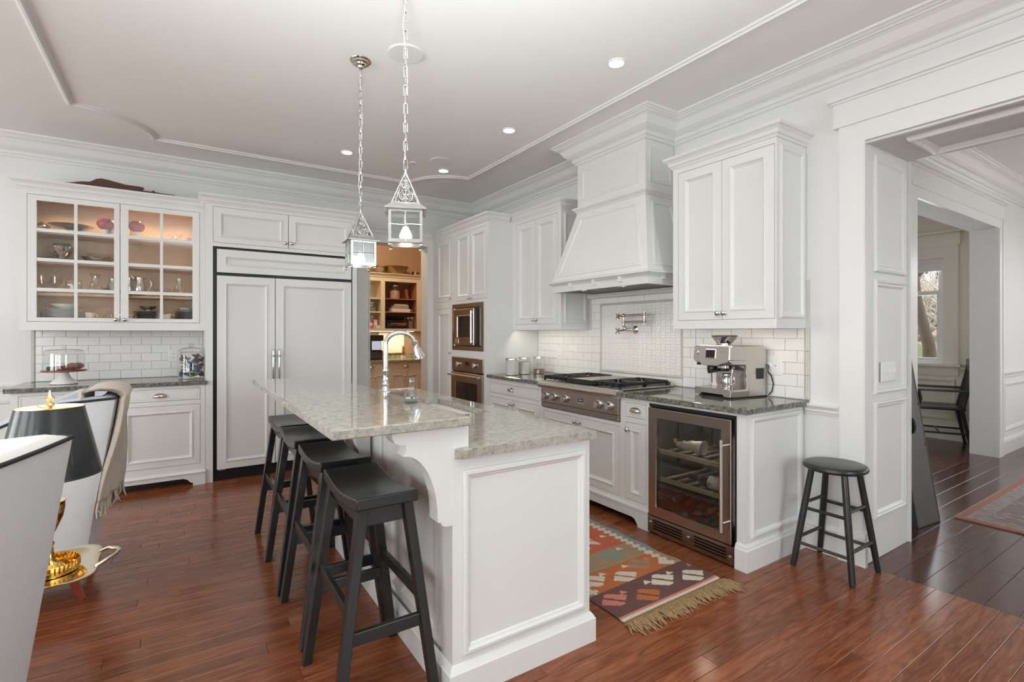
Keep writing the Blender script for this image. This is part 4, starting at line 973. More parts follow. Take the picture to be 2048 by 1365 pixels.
for k, (y, z, lb) in enumerate(((1.83, .62, 'wine bottle at the right of the upper cooler shelf, neck forward'), (2.20, .62, 'wine bottle at the left of the upper cooler shelf, neck forward'), (1.93, .62, 'wine bottle beside the wrapped one on the upper cooler shelf'))):
    bottle((3.05, y, z), (-1, 0, 0), lb, foil=fo[k+1])
t = thing('wrapped_bottle', 'bottle wrapped in white tissue lying on the upper cooler shelf', 'bottle', (2.76, 2.06, .56))
rp = random.Random(2)
MB().surf(lambda u, v: (2.745+.045*sin(2*pi*u)*(1-.5*v)+.008*sin(9*u+7*v), 1.99+v*.15, .606+(.045*cos(2*pi*u)*(1-.45*v))+.007*sin(14*u)*cos(11*v)), 22, 12, True).build('tissue', m_paper, t)
MB().tube([(2.745, 2.11, .606), (2.745, 2.185, .598)], [.02, .016], 10).build('neck', m_label, t)

# ================================================================ island
t = thing('kitchen_island', 'white panelled kitchen island with scrolled brackets and baseboard', 'island', (1.16, 2.6, 0))
X0, X1, Y0, Y1 = .842, 1.465, 1.65, 3.62
MB().box(X0, X1, Y0+.02, Y1, 0, .880).build('carcass', m_white, t)
MB(FY(Y0)).prism([(.826, 0), (1.487, 0), (1.487, .880), (.892, .880), (.892, .998), (.826, .998)], -.03, 0).build('end_panel', m_white, t)
MB(FY(Y0)).ring(.866, 1.456, .152, .830, [(0, -.001), (0, .010), (.006, .016), (.016, .016), (.024, .008), (.030, .006), (.036, -.001)]).build('panel_moulding', m_white, t)
MB(FY(Y0)).cbox(.828, .846, .874, .916, -.001, .003, .001).build('patch_block', m_white, t)
MB().box(.826, .892, Y0+.03, Y1, .87, .998).build('bar_riser', m_white, t)
mb = MB(FX(.842))
for a, b in ((1.80, 2.36), (2.44, 3.00), (3.08, 3.56)): mb.ring(a, b, .16, .86, [(0, -.001), (0, .010), (.006, .014), (.016, .014), (.026, .006), (.032, -.001)])
mb.build('side_moulding', m_white, t)
MB().box(.8265, .845, Y0+.03, Y0+.09, 0, .87).build('corner_post', m_white, t); MB().box(.8265, .845, Y1-.09, Y1, 0, .87).build('corner_post', m_white, t)
MB().sweep([(.826, Y0), (1.487, Y0), (1.487, Y1), (.826, Y1)], [(0, 0), (.020, 0), (.020, .098), (.016, .104), (.012, .112), (.005, .122), (0, .124)], True, False).build('baseboard', m_white, t)
def corbel(y0, y1):
    pts = [(.828, .998), (.598, .998), (.600, .975), (.612, .955), (.632, .947), (.650, .945), (.650, .918)]
    for k in range(13):
        a = pi/2-pi/2*k/12; pts.append((.642+.127*cos(a), .668+.240*sin(a)))
    pts += [(.769, .655), (.780, .653), (.786, .641), (.800, .634), (.828, .632)]
    MB(FY(y0)).prism(pts, -(y1-y0), 0).build('bracket', m_white, t, bev=.002)
corbel(1.651, 1.725); corbel(2.60, 2.67); corbel(3.52, 3.59)
fI = FXp(1.487)
for a, b in ((1.72, 2.27), (2.29, 2.62), (2.64, 2.97), (2.99, 3.57)): MB(fI).ring(a, b, .17, .85, [(0, -.001), (0, .018), (.05, .018), (.06, .022), (.07, .010)], cap=True).build('door', m_white, t)
single('bar_top', MB().cbox(.393, .884, 1.615, 3.665, .998, 1.030, .003), m_gran_i, 'raised pale speckled stone bar top on the island above the black stools', 'worktop', (.64, 2.6, .998))
# lower worktop with the sink cut-out
mb = MB(Fr((0, 0, 0), (1, 0, 0), (0, 1, 0), (0, 0, 1))).plate(.893, 1.494, 1.612, 3.665, [(1.055, 1.385, 2.31, 2.96)], .880, .914)
mb.box(.836, .893, 1.612, 1.649, .880, .914)
single('worktop', mb, m_gran_i, 'lower pale speckled stone worktop of the island around the sink', 'worktop', (1.2, 2.6, .88), bev=.003)
t = thing('sink', 'undermount stainless sink in the lower island worktop', 'sink', (1.22, 2.63, .70))
MB(Fr((0, 0, .882), (1, 0, 0), (0, 1, 0), (0, 0, 1))).ring(1.045, 1.395, 2.30, 2.97, [(0, -.001), (.012, -.001), (.016, -.02), (.02, -.16), (.05, -.185)], cap=True).build('basin', m_steel_lt, t)
MB().lathe([(.045, 0), (.045, .003), (.03, .001), (.0001, 0)], (1.22, 2.63, .698), 20).build('drain', m_chrome, t)
# faucet
t = thing('faucet', 'tall chrome gooseneck faucet with pull-down spray on the island', 'faucet', (1.0, 2.86, .914))
MB().lathe([(.032, 0), (.032, .008), (.024, .016), (.019, .03), (.022, .045), (.028, .055), (.031, .072), (.028, .09), (.021, .10), (.018, .112), (.022, .118), (.022, .126), (.016, .134), (.0145, .19), (.0185, .196), (.0185, .206), (.0145, .212)], (1.0, 2.86, .914), 20).build('body', m_chrome, t)
pts = [(0, .21), (0, .30), (.0, .355)]
for k in range(13):
    a = pi-pi*.93*k/12; pts.append((.085+.085*cos(a), .355+.068*sin(a)*1.0))
ux, uy = .93, -.15; n_ = math.hypot(ux, uy); ux /= n_; uy /= n_
g3 = [(1.0+ux*a, 2.86+uy*a, .914+z) for a, z in pts]
MB().tube(g3, .0135, 12).build('gooseneck', m_chrome, t)
e = Vector(g3[-1]); d = (Vector((ux*.35, uy*.35, -1))).normalized(); f = Fr(e, d.orthogonal(), d.cross(d.orthogonal()), d)
MB(f).lathe([(.0135, -.01), (.020, -.004), (.020, .008), (.0165, .014), (.0165, .03), (.022, .045), (.027, .07), (.037, .10), (.037, .106), (.03, .108), (.0001, .106)], n=20).build('spray_head', m_chrome, t)
MB().tube([(.98, 2.845, .99), (.945, 2.83, .995), (.93, 2.822, .955)], [.012, .010, .007], 8).ball((.945, 2.83, .994), .014, 10).build('lever', m_chrome, t)
# soap dispenser
t = thing('soap_dispenser', 'clear round glass soap dispenser with a glass stopper on the bar top', 'dispenser', (.84, 2.07, 1.03))
MB().lathe([(.022, 0), (.030, .003), (.036, .018), (.035, .032), (.026, .046), (.013, .054), (.0105, .060), (.0115, .066)], (.84, 2.07, 1.03), 24, True, False).build('bottle', m_clear, t)
MB().lathe([(.0125, .060), (.0125, .078), (.009, .080), (.009, .088), (.0125, .090), (.0125, .108), (.010, .111), (.0001, .111)], (.84, 2.07, 1.03), 16).build('stopper', m_clear, t)
MB().lathe([(.032, .004), (.0345, .018), (.033, .026), (.0001, .026)], (.84, 2.07, 1.03), 20).build('soap', GLASS('pale_soap', (.80, .86, .86), .5), t)

# ================================================================ black saddle stools
def make_stool(label):
    t = thing('saddle_stool', label, 'stool', (0, 0, 0), 'black saddle stools along the island')
    hx, hy, zt, th = .112, .232, .775, .042
    def top(x, y): return zt-.026*(1-(y/hy)**2)**1.3 if abs(y) <= hy else zt
    mb = MB(); nu, nv = 6, 20
    vs = []; fs = []
    for lay, dz in ((0, 0), (1, -th)):
        for i in range(nu+1):
            for j in range(nv+1):
                x = -hx+2*hx*i/nu; y = -hy+2*hy*j/nv; vs.append((x, y, top(x, y)+dz))
    m = nv+1; K = (nu+1)*m
    for i in range(nu):
        for j in range(nv):
            a = i*m+j; fs.append((a, a+m, a+m+1, a+1)); fs.append((K+a, K+a+1, K+a+m+1, K+a+m))
    for i in range(nu):
        for j in (0, nv):
            a = i*m+j; q = (a, K+a, K+a+m, a+m); fs.append(q if j == 0 else q[::-1])
    for j in range(nv):
        for i in (0, nu):
            a = i*m+j; q = (a, a+1, K+a+1, K+a); fs.append(q if i == 0 else q[::-1])
    mb.add(vs, fs, True); mb.build('seat', m_black, t, bev=.006)
    mb = MB()
    mb.cbox(-.075, .075, -.195, -.175, .665, .735, .002).cbox(-.075, .075, .175, .195, .665, .735, .002).cbox(-.088, -.068, -.19, .19, .665, .718, .002).cbox(.068, .088, -.19, .19, .665, .718, .002)
    mb.build('apron', m_black, t)
    for sx in (-1, 1):
        for sy in (-1, 1):
            MB().bar((sx*.080, sy*.190, .735), (sx*.178, sy*.228, 0), .036, .042, .034, .036).build('leg', m_black, t, bev=.003)
    def lp(sx, sy, z): k = 1-z/.735; return (sx*(.080+.098*k), sy*(.190+.038*k), z)
    for sy in (-1, 1):
        a, b = lp(-1, sy, .30), lp(1, sy, .30); MB().box(a[0], b[0], a[1]-.010, a[1]+.010, .278, .322).build('stretcher', m_black, t, bev=.002)
    for sx in (-1, 1):
        a, b = lp(sx, -1, .385), lp(sx, 1, .385); MB().box(a[0]-.010, a[0]+.010, a[1], b[1], .365, .405).build('stretcher', m_black, t, bev=.002)
    return t
st = make_stool('nearest of the four black saddle stools along the island'); st.location = (.604, 1.928, 0)
dup(st, (.611, 2.490, 0), .01, 'second nearest black saddle stool along the island')
dup(st, (.606, 3.020, 0), -.01, 'third nearest black saddle stool along the island')
dup(st, (.612, 3.520, 0), .01, 'farthest of the four black saddle stools, closest to the refrigerator')
# ================================================================ round stool
t = thing('round_stool', 'black round wooden stool standing beside the passage to the hall', 'stool', (3.10, 1.385, 0))
cx, cy = 3.10, 1.385
MB().lathe([(.10, .560), (.150, .562), (.160, .572), (.1605, .583), (.155, .592), (.142, .597), (.0001, .596)], (cx, cy, 0), 40).build('seat', m_black, t)
ang = [radians(45+90*k) for k in range(4)]
def rl(k, z): q = 1-z/.565; r = .120+.098*q; return (cx+r*cos(ang[k]), cy+r*sin(ang[k]), z)
for k in range(4): MB().tube([rl(k, .565), rl(k, .30), rl(k, .02), rl(k, 0)], [.0165, .0185, .0165, .014], 12).build('leg', m_black, t)
m_worn = M('worn_black_rung', (.05, .042, .034), .5, var=.6, scale=25)
for k in range(4):
    for z in ((.135, .335) if k % 2 else (.165, .365)):
        MB().tube([rl(k, z), rl((k+1) % 4, z)], .0095, 8).build('rung', m_worn if z < .2 else m_black, t)

# ================================================================ kilim rug in front of the cooktop
KX0, KX1, KY0, KY1 = 1.702, 2.440, 1.640, 4.10
O_, W_, B_, T_, G_, R_, P_, K_ = (.46, .135, .035), (.62, .56, .47), (.135, .062, .055), (.33, .225, .135), (.22, .25, .235), (.50, .115, .055), (.58, .20, .14), (.27, .14, .07)
def kil(t_, s):
    q = lambda a, n=.013: math.floor(a/n)*n
    if s < .012: return K_
    if s < .040: return W_ if s > .018 else K_
    if s < .056: return P_
    e = KX1-KX0-t_
    if s > .27:
        z = (.075+.02*((int(s/.026)) % 2)); zz = (.035+.018*((int(s/.026)+1) % 2))
        for ed in (e, t_):
            if ed < zz: return (G_ if (int(s*2.2) % 3) else T_)
            if ed < z: return W_ if (int(s*1.7+1) % 4) else O_
    if s < .27: base = B_; k = 0
    elif s < .45: base = O_; k = 1
    elif s < .63: base = T_; k = 2
    elif s < .98: base = R_; k = 3
    elif s < 1.5: base = O_; k = 4
    else: base = (R_, T_, O_, B_)[int((s-1.5)/.25) % 4]; k = 5
    row = {0: .163, 1: .36, 2: .54, 3: .74}.get(k)
    if row is not None:
        for j in range(4):
            c = .10+.18*j+(.045 if k % 2 else 0); dt, ds = t_-c, s-row+(.04 if j % 2 else -.02)
            if abs(dt)/.088+abs(ds)/.072 < 1 and abs(ds) < .06:
                if abs(dt+ds*.9) < .011: return base
                return [(P_, O_, W_, W_), (W_, W_, T_, W_), (W_, T_, G_, T_), (G_, T_, W_, R_)][k][(j+(dt > 0)*(k == 3)) % 4]
            dt2 = t_-c-.09; ds2 = s-row-.055
            if 0 <= ds2+.02 < .034 and abs(dt2) < (.02-(ds2+.02)*.5)*1.4: return W_ if (j+k) % 3 else (G_ if k > 1 else P_)
    if k == 4:
        u = t_-.37; v = s-1.22
        if abs(u) < .20 and abs(v) < .2:
            if abs(abs(u)-.17) < .014 or abs(abs(v)-.17) < .012: return T_ if v < 0 else W_
            if (int((u+1)/.052) % 2 == 0) and abs(v) < .15 and (int((v+1)/.026) % 2): return W_
        return O_ if int(s*11) % 3 else R_
    if k == 5 and abs(((t_*5.4) % 1)-.5)+abs(((s*6) % 1)-.5) < .33: return W_ if int(s*6) % 2 else G_
    return base
t = thing('kilim_rug', 'orange and brown woven kilim runner with tan fringe by the cooktop', 'rug', (2.07, 2.6, 0))
nx, ny = 148, 492; vs, fs, cs = [], [], []
def hz(i, j): return .0065+.0016*sin(j*.081+i*.038)+(.003*sin(j*.127) if i in (0, nx) else 0)
for j in range(ny+1):
    for i in range(nx+1):
        s = (KY1-KY0)*j/ny; w = .006*sin(j*.05)*(1 if i > nx/2 else .5)
        vs.append((KX0+(KX1-KX0)*i/nx+w, KY0+s+.012*(i/nx-.5), hz(i, j)))
for j in range(ny):
    for i in range(nx):
        a = j*(nx+1)+i; fs.append((a, a+1, a+nx+2, a+nx+1)); cs.append(kil((KX1-KX0)*(i+.5)/nx, (KY1-KY0)*(j+.5)/ny))
mb = MB(); mb.add(vs, fs)
o = mb.build('weave', None, t, solid=0)
ca = o.data.color_attributes.new('dye', 'FLOAT_COLOR', 'CORNER')
for p_, c in zip(o.data.polygons, cs):
    for li in p_.loop_indices: ca.data[li].color = (*c, 1)
m, N, L, Pn = nt('kilim_wool'); at = N.new('ShaderNodeAttribute'); at.attribute_name = 'dye'
no = N.new('ShaderNodeTexNoise'); no.inputs['Scale'].default_value = 55; tc = N.new('ShaderNodeTexCoord'); mp = N.new('ShaderNodeMapping'); mp.inputs['Scale'].default_value = (1, 6, 1); L.new(tc.outputs['Object'], mp.inputs[0]); L.new(mp.outputs[0], no.inputs[0])
mx = N.new('ShaderNodeMix'); mx.data_type = 'RGBA'; mx.blend_type = 'MULTIPLY'; mx.inputs[0].default_value = .55; r = ramp(N, [(.3, (.6, .58, .55)), (.65, (1, 1, 1))])
L.new(no.outputs[0], r.inputs[0]); L.new(at.outputs[0], mx.inputs[6]); L.new(r.outputs[0], mx.inputs[7]); L.new(mx.outputs[2], Pn.inputs['Base Color']); Pn.inputs['Roughness'].default_value = .95
bp = N.new('ShaderNodeBump'); bp.inputs['Strength'].default_value = .3; bp.inputs['Distance'].default_value = .003; L.new(no.outputs[0], bp.inputs['Height']); L.new(bp.outputs[0], Pn.inputs['Normal'])
o.data.materials[0] = m
md = o.modifiers.new('thickness', 'SOLIDIFY'); md.thickness = .005; md.offset = -1
rf = random.Random(9); mb = MB()
for k in range(230):
    x = KX0-.01+(KX1-KX0+.02)*k/229+rf.uniform(-.004, .004); l = rf.uniform(.05, .11)+(.03 if k > 210 else 0); dx = rf.uniform(-.03, .03); y = KY0+.012*((x-KX0)/.74-.5)
    mb.tube([(x, y+.006, .006), (x+dx*.3, y-l*.35, .012+rf.uniform(0, .008)), (x+dx, y-l*.75, .006+rf.uniform(0, .006)), (x+dx*1.2+rf.uniform(-.012, .012), y-l, .004)], [.0035, .0032, .003, .0015], 4)
mb.build('fringe', M('tan_fringe', (.36, .235, .115), .95, var=.3, scale=40), t, kind='stuff')

# ================================================================ lantern pendants
def lantern(x, y, zb, label, rz, canopy_y=None, lean=0):
    # local: z=0 at the lantern's underside
    t = thing('pendant_lantern', label, 'pendant light', (0, 0, 0), 'silver lantern pendants over the island')
    w = .068; hb = .150
    mb = MB()
    for sx in (-1, 1):
        for sy in (-1, 1): mb.box(sx*w-.006, sx*w+.006, sy*w-.006, sy*w+.006, 0, hb)
    for z in (.004, hb-.008):
        for sg in (-1, 1): mb.box(-w, w, sg*w-.007, sg*w+.007, z-.006, z+.010).box(sg*w-.007, sg*w+.007, -w, w, z-.006, z+.010)
    mb.build('cage', m_pewter, t)
    for k in range(4):
        a = pi/2*k; f = Fr((0, 0, 0), (cos(a), sin(a), 0), (0, 0, 1), (sin(a), -cos(a), 0))
        MB(f).box(-w+.006, w-.006, .010, hb-.010, w-.003, w-.001).build('pane', m_seedy, t)
        mb = MB(f).tube([(0, .004, w+.004), (.003, hb*.3, w+.006), (-.002, hb*.7, w+.005), (0, hb-.01, w+.004)], .0035, 6)
        mb.tube([(-w, hb*.52, w+.004), (-.02, hb*.5, w+.007), (.02, hb*.53, w+.006), (w, hb*.52, w+.004)], .0035, 6); mb.ball((0, hb*.51, w+.006), .0055, 8)
        mb.build('glazing_bar', m_pewter, t)
        MB().ball((w*cos(a+pi/4)*1.414, w*sin(a+pi/4)*1.414, -.012), .0085, 10).build('foot', m_chrome, t)
    # eaves
    e0, e1 = w+.024, .062
    vs = []
    for r, z in ((e0, hb-.004), (e0, hb-.001), (e1, hb+.026), (e1-.004, hb+.024)):
        vs += [(-r, -r, z), (r, -r, z), (r, r, z), (-r, r, z)]
    fs = []
    for i, j in ((0, 1), (1, 2), (2, 3), (3, 0)):
        for e in range(4): fs.append((4*i+e, 4*i+(e+1) % 4, 4*j+(e+1) % 4, 4*j+e))
    MB().add(vs, fs).build('eaves', m_pewter, t)
    # openwork spire with wire scrolls
    zs, ht = hb+.026, .155
    mb = MB()
    for sx in (-1, 1):
        for sy in (-1, 1): mb.tube([(sx*.060, sy*.060, zs-.002), (sx*.032, sy*.032, zs+ht*.47), (0, 0, zs+ht)], .0042, 6)
    mb.tube([(-.06, -.06, zs), (.06, -.06, zs), (.06, .06, zs), (-.06, .06, zs)], .0035, 6, True)
    mb.tube([(0, 0, zs+ht-.012), (0, 0, zs+ht+.012)], [.010, .006], 10)
    mb.build('spire_frame', m_chrome, t)
    for k in range(4):
        a = pi/2*k; sl = Vector((0, .060, ht)).normalized()
        f = Fr((.060*sin(a), -.060*cos(a), zs), (cos(a), sin(a), 0), (-sin(a)*sl.y, cos(a)*sl.y, sl.z), (sin(a), -cos(a), .3))
        mb = MB(f)
        for cz, R, turns in ((.036, .034, 3.2), (.088, .0185, 2.3), (.118, .0105, 1.6)):
            P_ = []
            for q in range(int(turns*14)+1):
                an = 2*pi*q/14; r = R*(1-q/(turns*14)*.86); P_.append((r*sin(an), cz-r*cos(an), 0))
            mb.tube(P_, .0024, 5)
        mb.tube([(.0, 0, 0), (0, .14, 0)], .002, 5)
        mb.build('scroll', m_chrome, t)
    b = MB().lathe([(.011, .135), (.012, .085), (.013, .08)], n=12).build('lamp_socket', m_plastic, t)
    MB().lathe([(.011, .082), (.016, .070), (.026, .050), (.029, .038), (.024, .022), (.012, .012), (.0001, .010)], n=16).build('bulb', m_bulb, t)
    # hook and chain
    top = C-zb; z = zs+ht+.010; mb = MB(); k = 0
    MB().tube([(0, 0, z-.006), (0, 0, z+.02)], .0035, 8).build('hook', m_chrome, t)
    zc = top-.045; Lk = .052; z += .014
    nl = max(1, int(round((zc-z)/(Lk*.80)))); st_ = (zc-z)/nl; me = {}
    for k in (0, 1):
        ux = (1, 0, 0) if k == 0 else (0, 1, 0); P_ = []
        for q in range(16):
            an = 2*pi*q/16; P_.append((.0085*cos(an)*ux[0], .0085*cos(an)*ux[1], (.0165 if sin(an) > 0 else -.0165)+.0085*sin(an)))
        me[k] = MB().tube(P_, .0026, 6, True).mesh('chain_link', m_chrome)
    for k in range(nl+1):
        o = bpy.data.objects.new('chain_link', me[k % 2]); COL.objects.link(o); o.parent = t; o.location = (0, 0, z+.01+k*st_)
    rc = random.Random(int(y*10)); P_ = []
    for k in range(0, nl+1, 3): P_.append((rc.uniform(-.012, .012), rc.uniform(-.012, .012), z+.01+k*st_))
    P_.append((0, 0, zc)); MB().tube(P_, .0018, 5).build('cord', m_plastic, t)
    MB().lathe([(.006, zc-.005), (.016, zc), (.020, top-.034), (.034, top-.030), (.037, top-.020), (.050, top-.017), (.052, top-.006), (.062, top-.004), (.064, top)], n=28).build('canopy', m_nickel, t)
    t.location = (x, y, zb); t.rotation_euler = (0, 0, rz)
    point('pendant_glow', (x, y, zb+.04), 1.6, .02, (1, .82, .58))
    return t
lantern(.862, 2.196, 1.738, 'nearer silver lantern pendant, hanging in front of the pantry opening', radians(-22))
lantern(.915, 3.065, 1.738, 'farther silver lantern pendant, hanging in front of the refrigerator', radians(-2))

# ================================================================ upholstered chairs, tray table, lamp
def chair(label, loc, rz, lining):
    # local: back at +x, faces -x, near side at -y; width along y
    t = thing('barrel_armchair', label, 'armchair', (0, 0, 0))
    hw, zb, zt = .33, .17, 1.00
    # outer shell in plan: open U from near front, round the back, to far front; flares outwards with height
    plan = [(-.66, -hw+.03), (-.44, -hw+.005), (-.22, -hw), (-.04, -hw), (-.005, -hw+.02), (0, -hw+.06), (.01, -.12), (.012, 0), (.01, .12), (0, hw-.06), (-.005, hw-.02), (-.04, hw), (-.22, hw), (-.44, hw-.005), (-.66, hw-.03)]
    tops = [.70, .86, zt-.012, zt, zt, zt, zt, zt, zt, zt, zt, zt, zt-.012, .86, .70]
    n = len(plan)
    def outer(i, v):
        x, y = plan[i]; z = zb+(tops[i]-zb)*v; f = (z-zb)/(zt-zb); fx = .125*f if x > -.3 else .125*f*max(0, (x+.66)/.36)
        return (x+fx, y*(1+.045*f), z)
    def innr(i, v):
        x, y = plan[i]; ox, oy, oz = outer(i, v); z = .40+(tops[i]-.40)*v
        f = (z-zb)/(zt-zb); fx = .125*f if x > -.3 else .125*f*max(0, (x+.66)/.36)
        k = 1 if abs(y) < hw-.08 else 0
        return (min(x+fx-(.085 if x > -.10 else 0), x+fx), (y*(1+.045*f))-(math.copysign(.075, y) if abs(y) > .2 else y*.2), z)
    mb = MB(); NV = 8
    mb.surf(lambda u, v: outer(int(round(u*(n-1))), v), n-1, NV); mb.build('outer_shell', m_up, t)
    mb = MB()
    mb.surf(lambda u, v: innr(int(round(u*(n-1))), v), n-1, NV)
    def rim(u, v):
        i = int(round(u*(n-1))); a, b = Vector(outer(i, 1)), Vector(innr(i, 1)); p = a.lerp(b, v); p.z += .016*sin(pi*v); return tuple(p)
    mb.surf(rim, n-1, 5)
    for i in (0, n-1):
        def front(u, v, i=i): a, b = Vector(outer(i, v)), Vector(innr(i, max(0, (outer(i, v)[2]-.40)/(tops[i]-.40)))); b.z = a.z; return tuple(a.lerp(b, u))
        mb.surf(front, 1, NV)
    mb.build('inner_lining', lining, t)
    MB().tube([tuple(Vector(outer(i, 1))+Vector((0, 0, .002))) for i in range(n)], .0065, 8).build('piping', m_pipe, t)
    MB().tube([outer(0, v/8) for v in range(9)], .005, 6).build('piping', m_pipe, t); MB().tube([outer(n-1, v/8) for v in range(9)], .005, 6).build('piping', m_pipe, t)
    MB().box(-.63, -.03, -hw+.045, hw-.045, .165, .33).build('seat_base', m_up, t)
    MB().cbox(-.68, -.07, -hw+.075, hw-.075, .325, .475, .035).build('seat_cushion', m_up_in, t)
    for x in (-.06, -.58):
        for sy in (-1, 1):
            dx = .05 if x > -.3 else -.03
            pts = [(x, sy*(hw-.07), .18), (x+dx*.15, sy*(hw-.066), .12), (x+dx*.55, sy*(hw-.055), .05), (x+dx, sy*(hw-.045), 0)]
            MB().tube(pts, [.032, .027, .021, .017], 4).build('leg', m_mahog, t)
    t.location = loc; t.rotation_euler = (0, 0, rz); return t
def chair_local(): pass
chA = chair('nearest pale armchair with dark piping, cut by the left edge', (-.492, 1.845, 0), radians(-16), m_up_in)
chB = chair('pale armchair with dark piping and a beige throw, behind the lamp', (-.395, 3.575, 0), 0, m_up_shade)
# throw over chair B
t = thing('throw_blanket', 'beige ribbed knit throw hanging over the back of the farther armchair', 'blanket', (-.27, 3.55, .9))
def thr(u, v):
    # u across the width (y), v from inside the back, over the top, down the outside
    y = 3.245+.475*u; s = v*1.35
    rip = .007*sin(u*95)+.014*sin(u*17+v*5)
    if s < .22: x, z = -.42+.02*s, .83+s*.95
    elif s < .40: a = (s-.22)/.18*pi; x, z = -.335-.09*cos(a), 1.010+.040*sin(a)
    else:
        q = (s-.40)*.55; x, z = -.252-.135*q*(1-.45*u)+.010*sin(q*9+u*4), 1.01-q
        y = 3.238+(.475-.12*q)*u
    return (x+rip*.7, y, z+.4*rip*(s < .4))
MB().surf(thr, 60, 44).build('knit', m_throw, t, solid=.012)
mb = MB(); rt = random.Random(4)
for k in range(34):
    p = Vector(thr(k/33, 1)); mb.tube([p, p+Vector((rt.uniform(-.01, .01), rt.uniform(-.012, .012), -.04)), p+Vector((rt.uniform(-.015, .015), rt.uniform(-.02, .02), -.075))], [.006, .005, .003], 5)
mb.build('fringe', m_throw, t, kind='stuff')
# pedestal table under the tray
t = thing('pedestal_table', 'small wooden pedestal table hidden under the brass tray', 'table', (-.55, 2.41, 0))
MB().lathe([(.14, .462), (.15, .470), (.15, .482), (.0001, .484)], (-.55, 2.41, 0), 28).build('tabletop', m_mahog, t)
MB().lathe([(.15, 0), (.15, .02), (.05, .04), (.028, .10), (.024, .25), (.035, .36), (.028, .42), (.06, .462)], (-.55, 2.41, 0), 20).build('pedestal', m_mahog, t)
# tray
t = thing('brass_tray', 'shiny rectangular brass tray with loop handles, under the lamp', 'tray', (-.48, 2.385, .485))
def rr(hx, hy, r, n=6): 
    return [(sx*(hx-r)+r*cos(a0+pi/2*k/n), sy*(hy-r)+r*sin(a0+pi/2*k/n)) for sx, sy, a0 in ((1, 1, 0), (-1, 1, pi/2), (-1, -1, pi), (1, -1, 1.5*pi)) for k in range(n+1)]
tx, ty, ta = -.49, 2.388, radians(1)
ft = Fr((tx, ty, .485), (cos(ta), sin(ta), 0), (-sin(ta), cos(ta), 0), (0, 0, 1))
lay = [(.175, .115, .04, 0), (.185, .125, .05, .002), (.215, .155, .06, .014), (.238, .178, .07, .020), (.242, .182, .072, .019), (.240, .180, .07, .015), (.212, .152, .06, .008), (.18, .12, .05, -.001)]
vs = []; N_ = 28
for hx, hy, r, z in lay: vs += [(a, b, z) for a, b in rr(hx, hy, r)]
fs = [(i*N_+k, i*N_+(k+1) % N_, (i+1)*N_+(k+1) % N_, (i+1)*N_+k) for i in range(len(lay)-1) for k in range(N_)]+[tuple(range(N_)), tuple(range(7*N_+N_-1, 7*N_-1, -1))]
MB(ft).add(vs, fs, True).build('dish', m_sbrass, t)
for sg in (-1, 1): MB(ft).tube([(sg*.236, -.075, .018), (sg*.265, -.065, .030), (sg*.293, -.03, .034), (sg*.300, 0, .035), (sg*.293, .03, .034), (sg*.265, .065, .030), (sg*.236, .075, .018)], [.006, .0065, .007, .007, .007, .0065, .006], 10).build('handle', m_sbrass, t)
# bouillotte lamp
lx, ly = -.385, 2.395
t = thing('table_lamp', 'brass table lamp with a black metal shade, glowing at the top', 'lamp', (lx, ly, .487))
mb = MB().lathe([(.078, .0), (.081, .004), (.080, .010), (.0001, .010)], (lx, ly, .487), 32).build('base', m_brass, t)
mb = MB().lathe([(.0795, .008), (.082, .036), (.084, .037)], (lx, ly, .487), 36, False, False)
mb.build('gallery', m_brass, t, solid=.0015)
mb = MB()
for k in range(40):
    a = 2*pi*k/40; mb.box(lx+.0815*cos(a)-.002, lx+.0815*cos(a)+.002, ly+.0815*sin(a)-.002, ly+.0815*sin(a)+.002, .497, .523)
mb.build('gallery_post', m_brass, t, kind='stuff')
MB().lathe([(.040, .010), (.042, .016), (.026, .030), (.012, .045), (.009, .09), (.013, .10), (.008, .11), (.010, .130), (.024, .165), (.036, .195), (.041, .225), (.0415, .246), (.044, .250), (.042, .251)], (lx, ly, .487), 28, True, False).build('column', m_brass, t)
MB().lathe([(.0425, .2505), (.0001, .2515)], (lx, ly, .487), 24).build('cup_top', m_porc, t)
MB().lathe([(.006, .25), (.006, .62)], (lx, ly, .487), 10).build('stem', m_brass, t)
MB().lathe([(.1455, .342), (.146, .342), (.0945, .585), (.094, .585)], (lx, ly, .487), 48, False, False).build('shade', m_shade, t, solid=.0)
MB().lathe([(.1440, .3425), (.0930, .5845)], (lx, ly, .487), 48, False, False).build('shade_lining', m_shadein, t)
MB().lathe([(.146, .340), (.147, .343), (.145, .346)], (lx, ly, .487), 48, False, False).build('shade_rim', m_shade, t)
mb = MB()
for k in range(3): a = 2*pi*k/3; mb.tube([(lx, ly, .487+.575), (lx+.093*cos(a), ly+.093*sin(a), .487+.580)], .002, 6)
mb.build('spider', m_brass, t)
MB().lathe([(.004, .575), (.014, .592), (.010, .598), (.005, .602), (.012, .612), (.013, .618), (.006, .628), (.003, .642), (.0001, .646)], (lx, ly, .487), 16).build('finial', m_sbrass, t)
MB().lathe([(.010, .40), (.012, .43), (.026, .46), (.026, .49), (.012, .52), (.0001, .525)], (lx, ly, .487), 14).build('bulb', m_bulb, t)
point('table_lamp_glow', (lx, ly, .487+.50), 9, .025, (1, .74, .42))

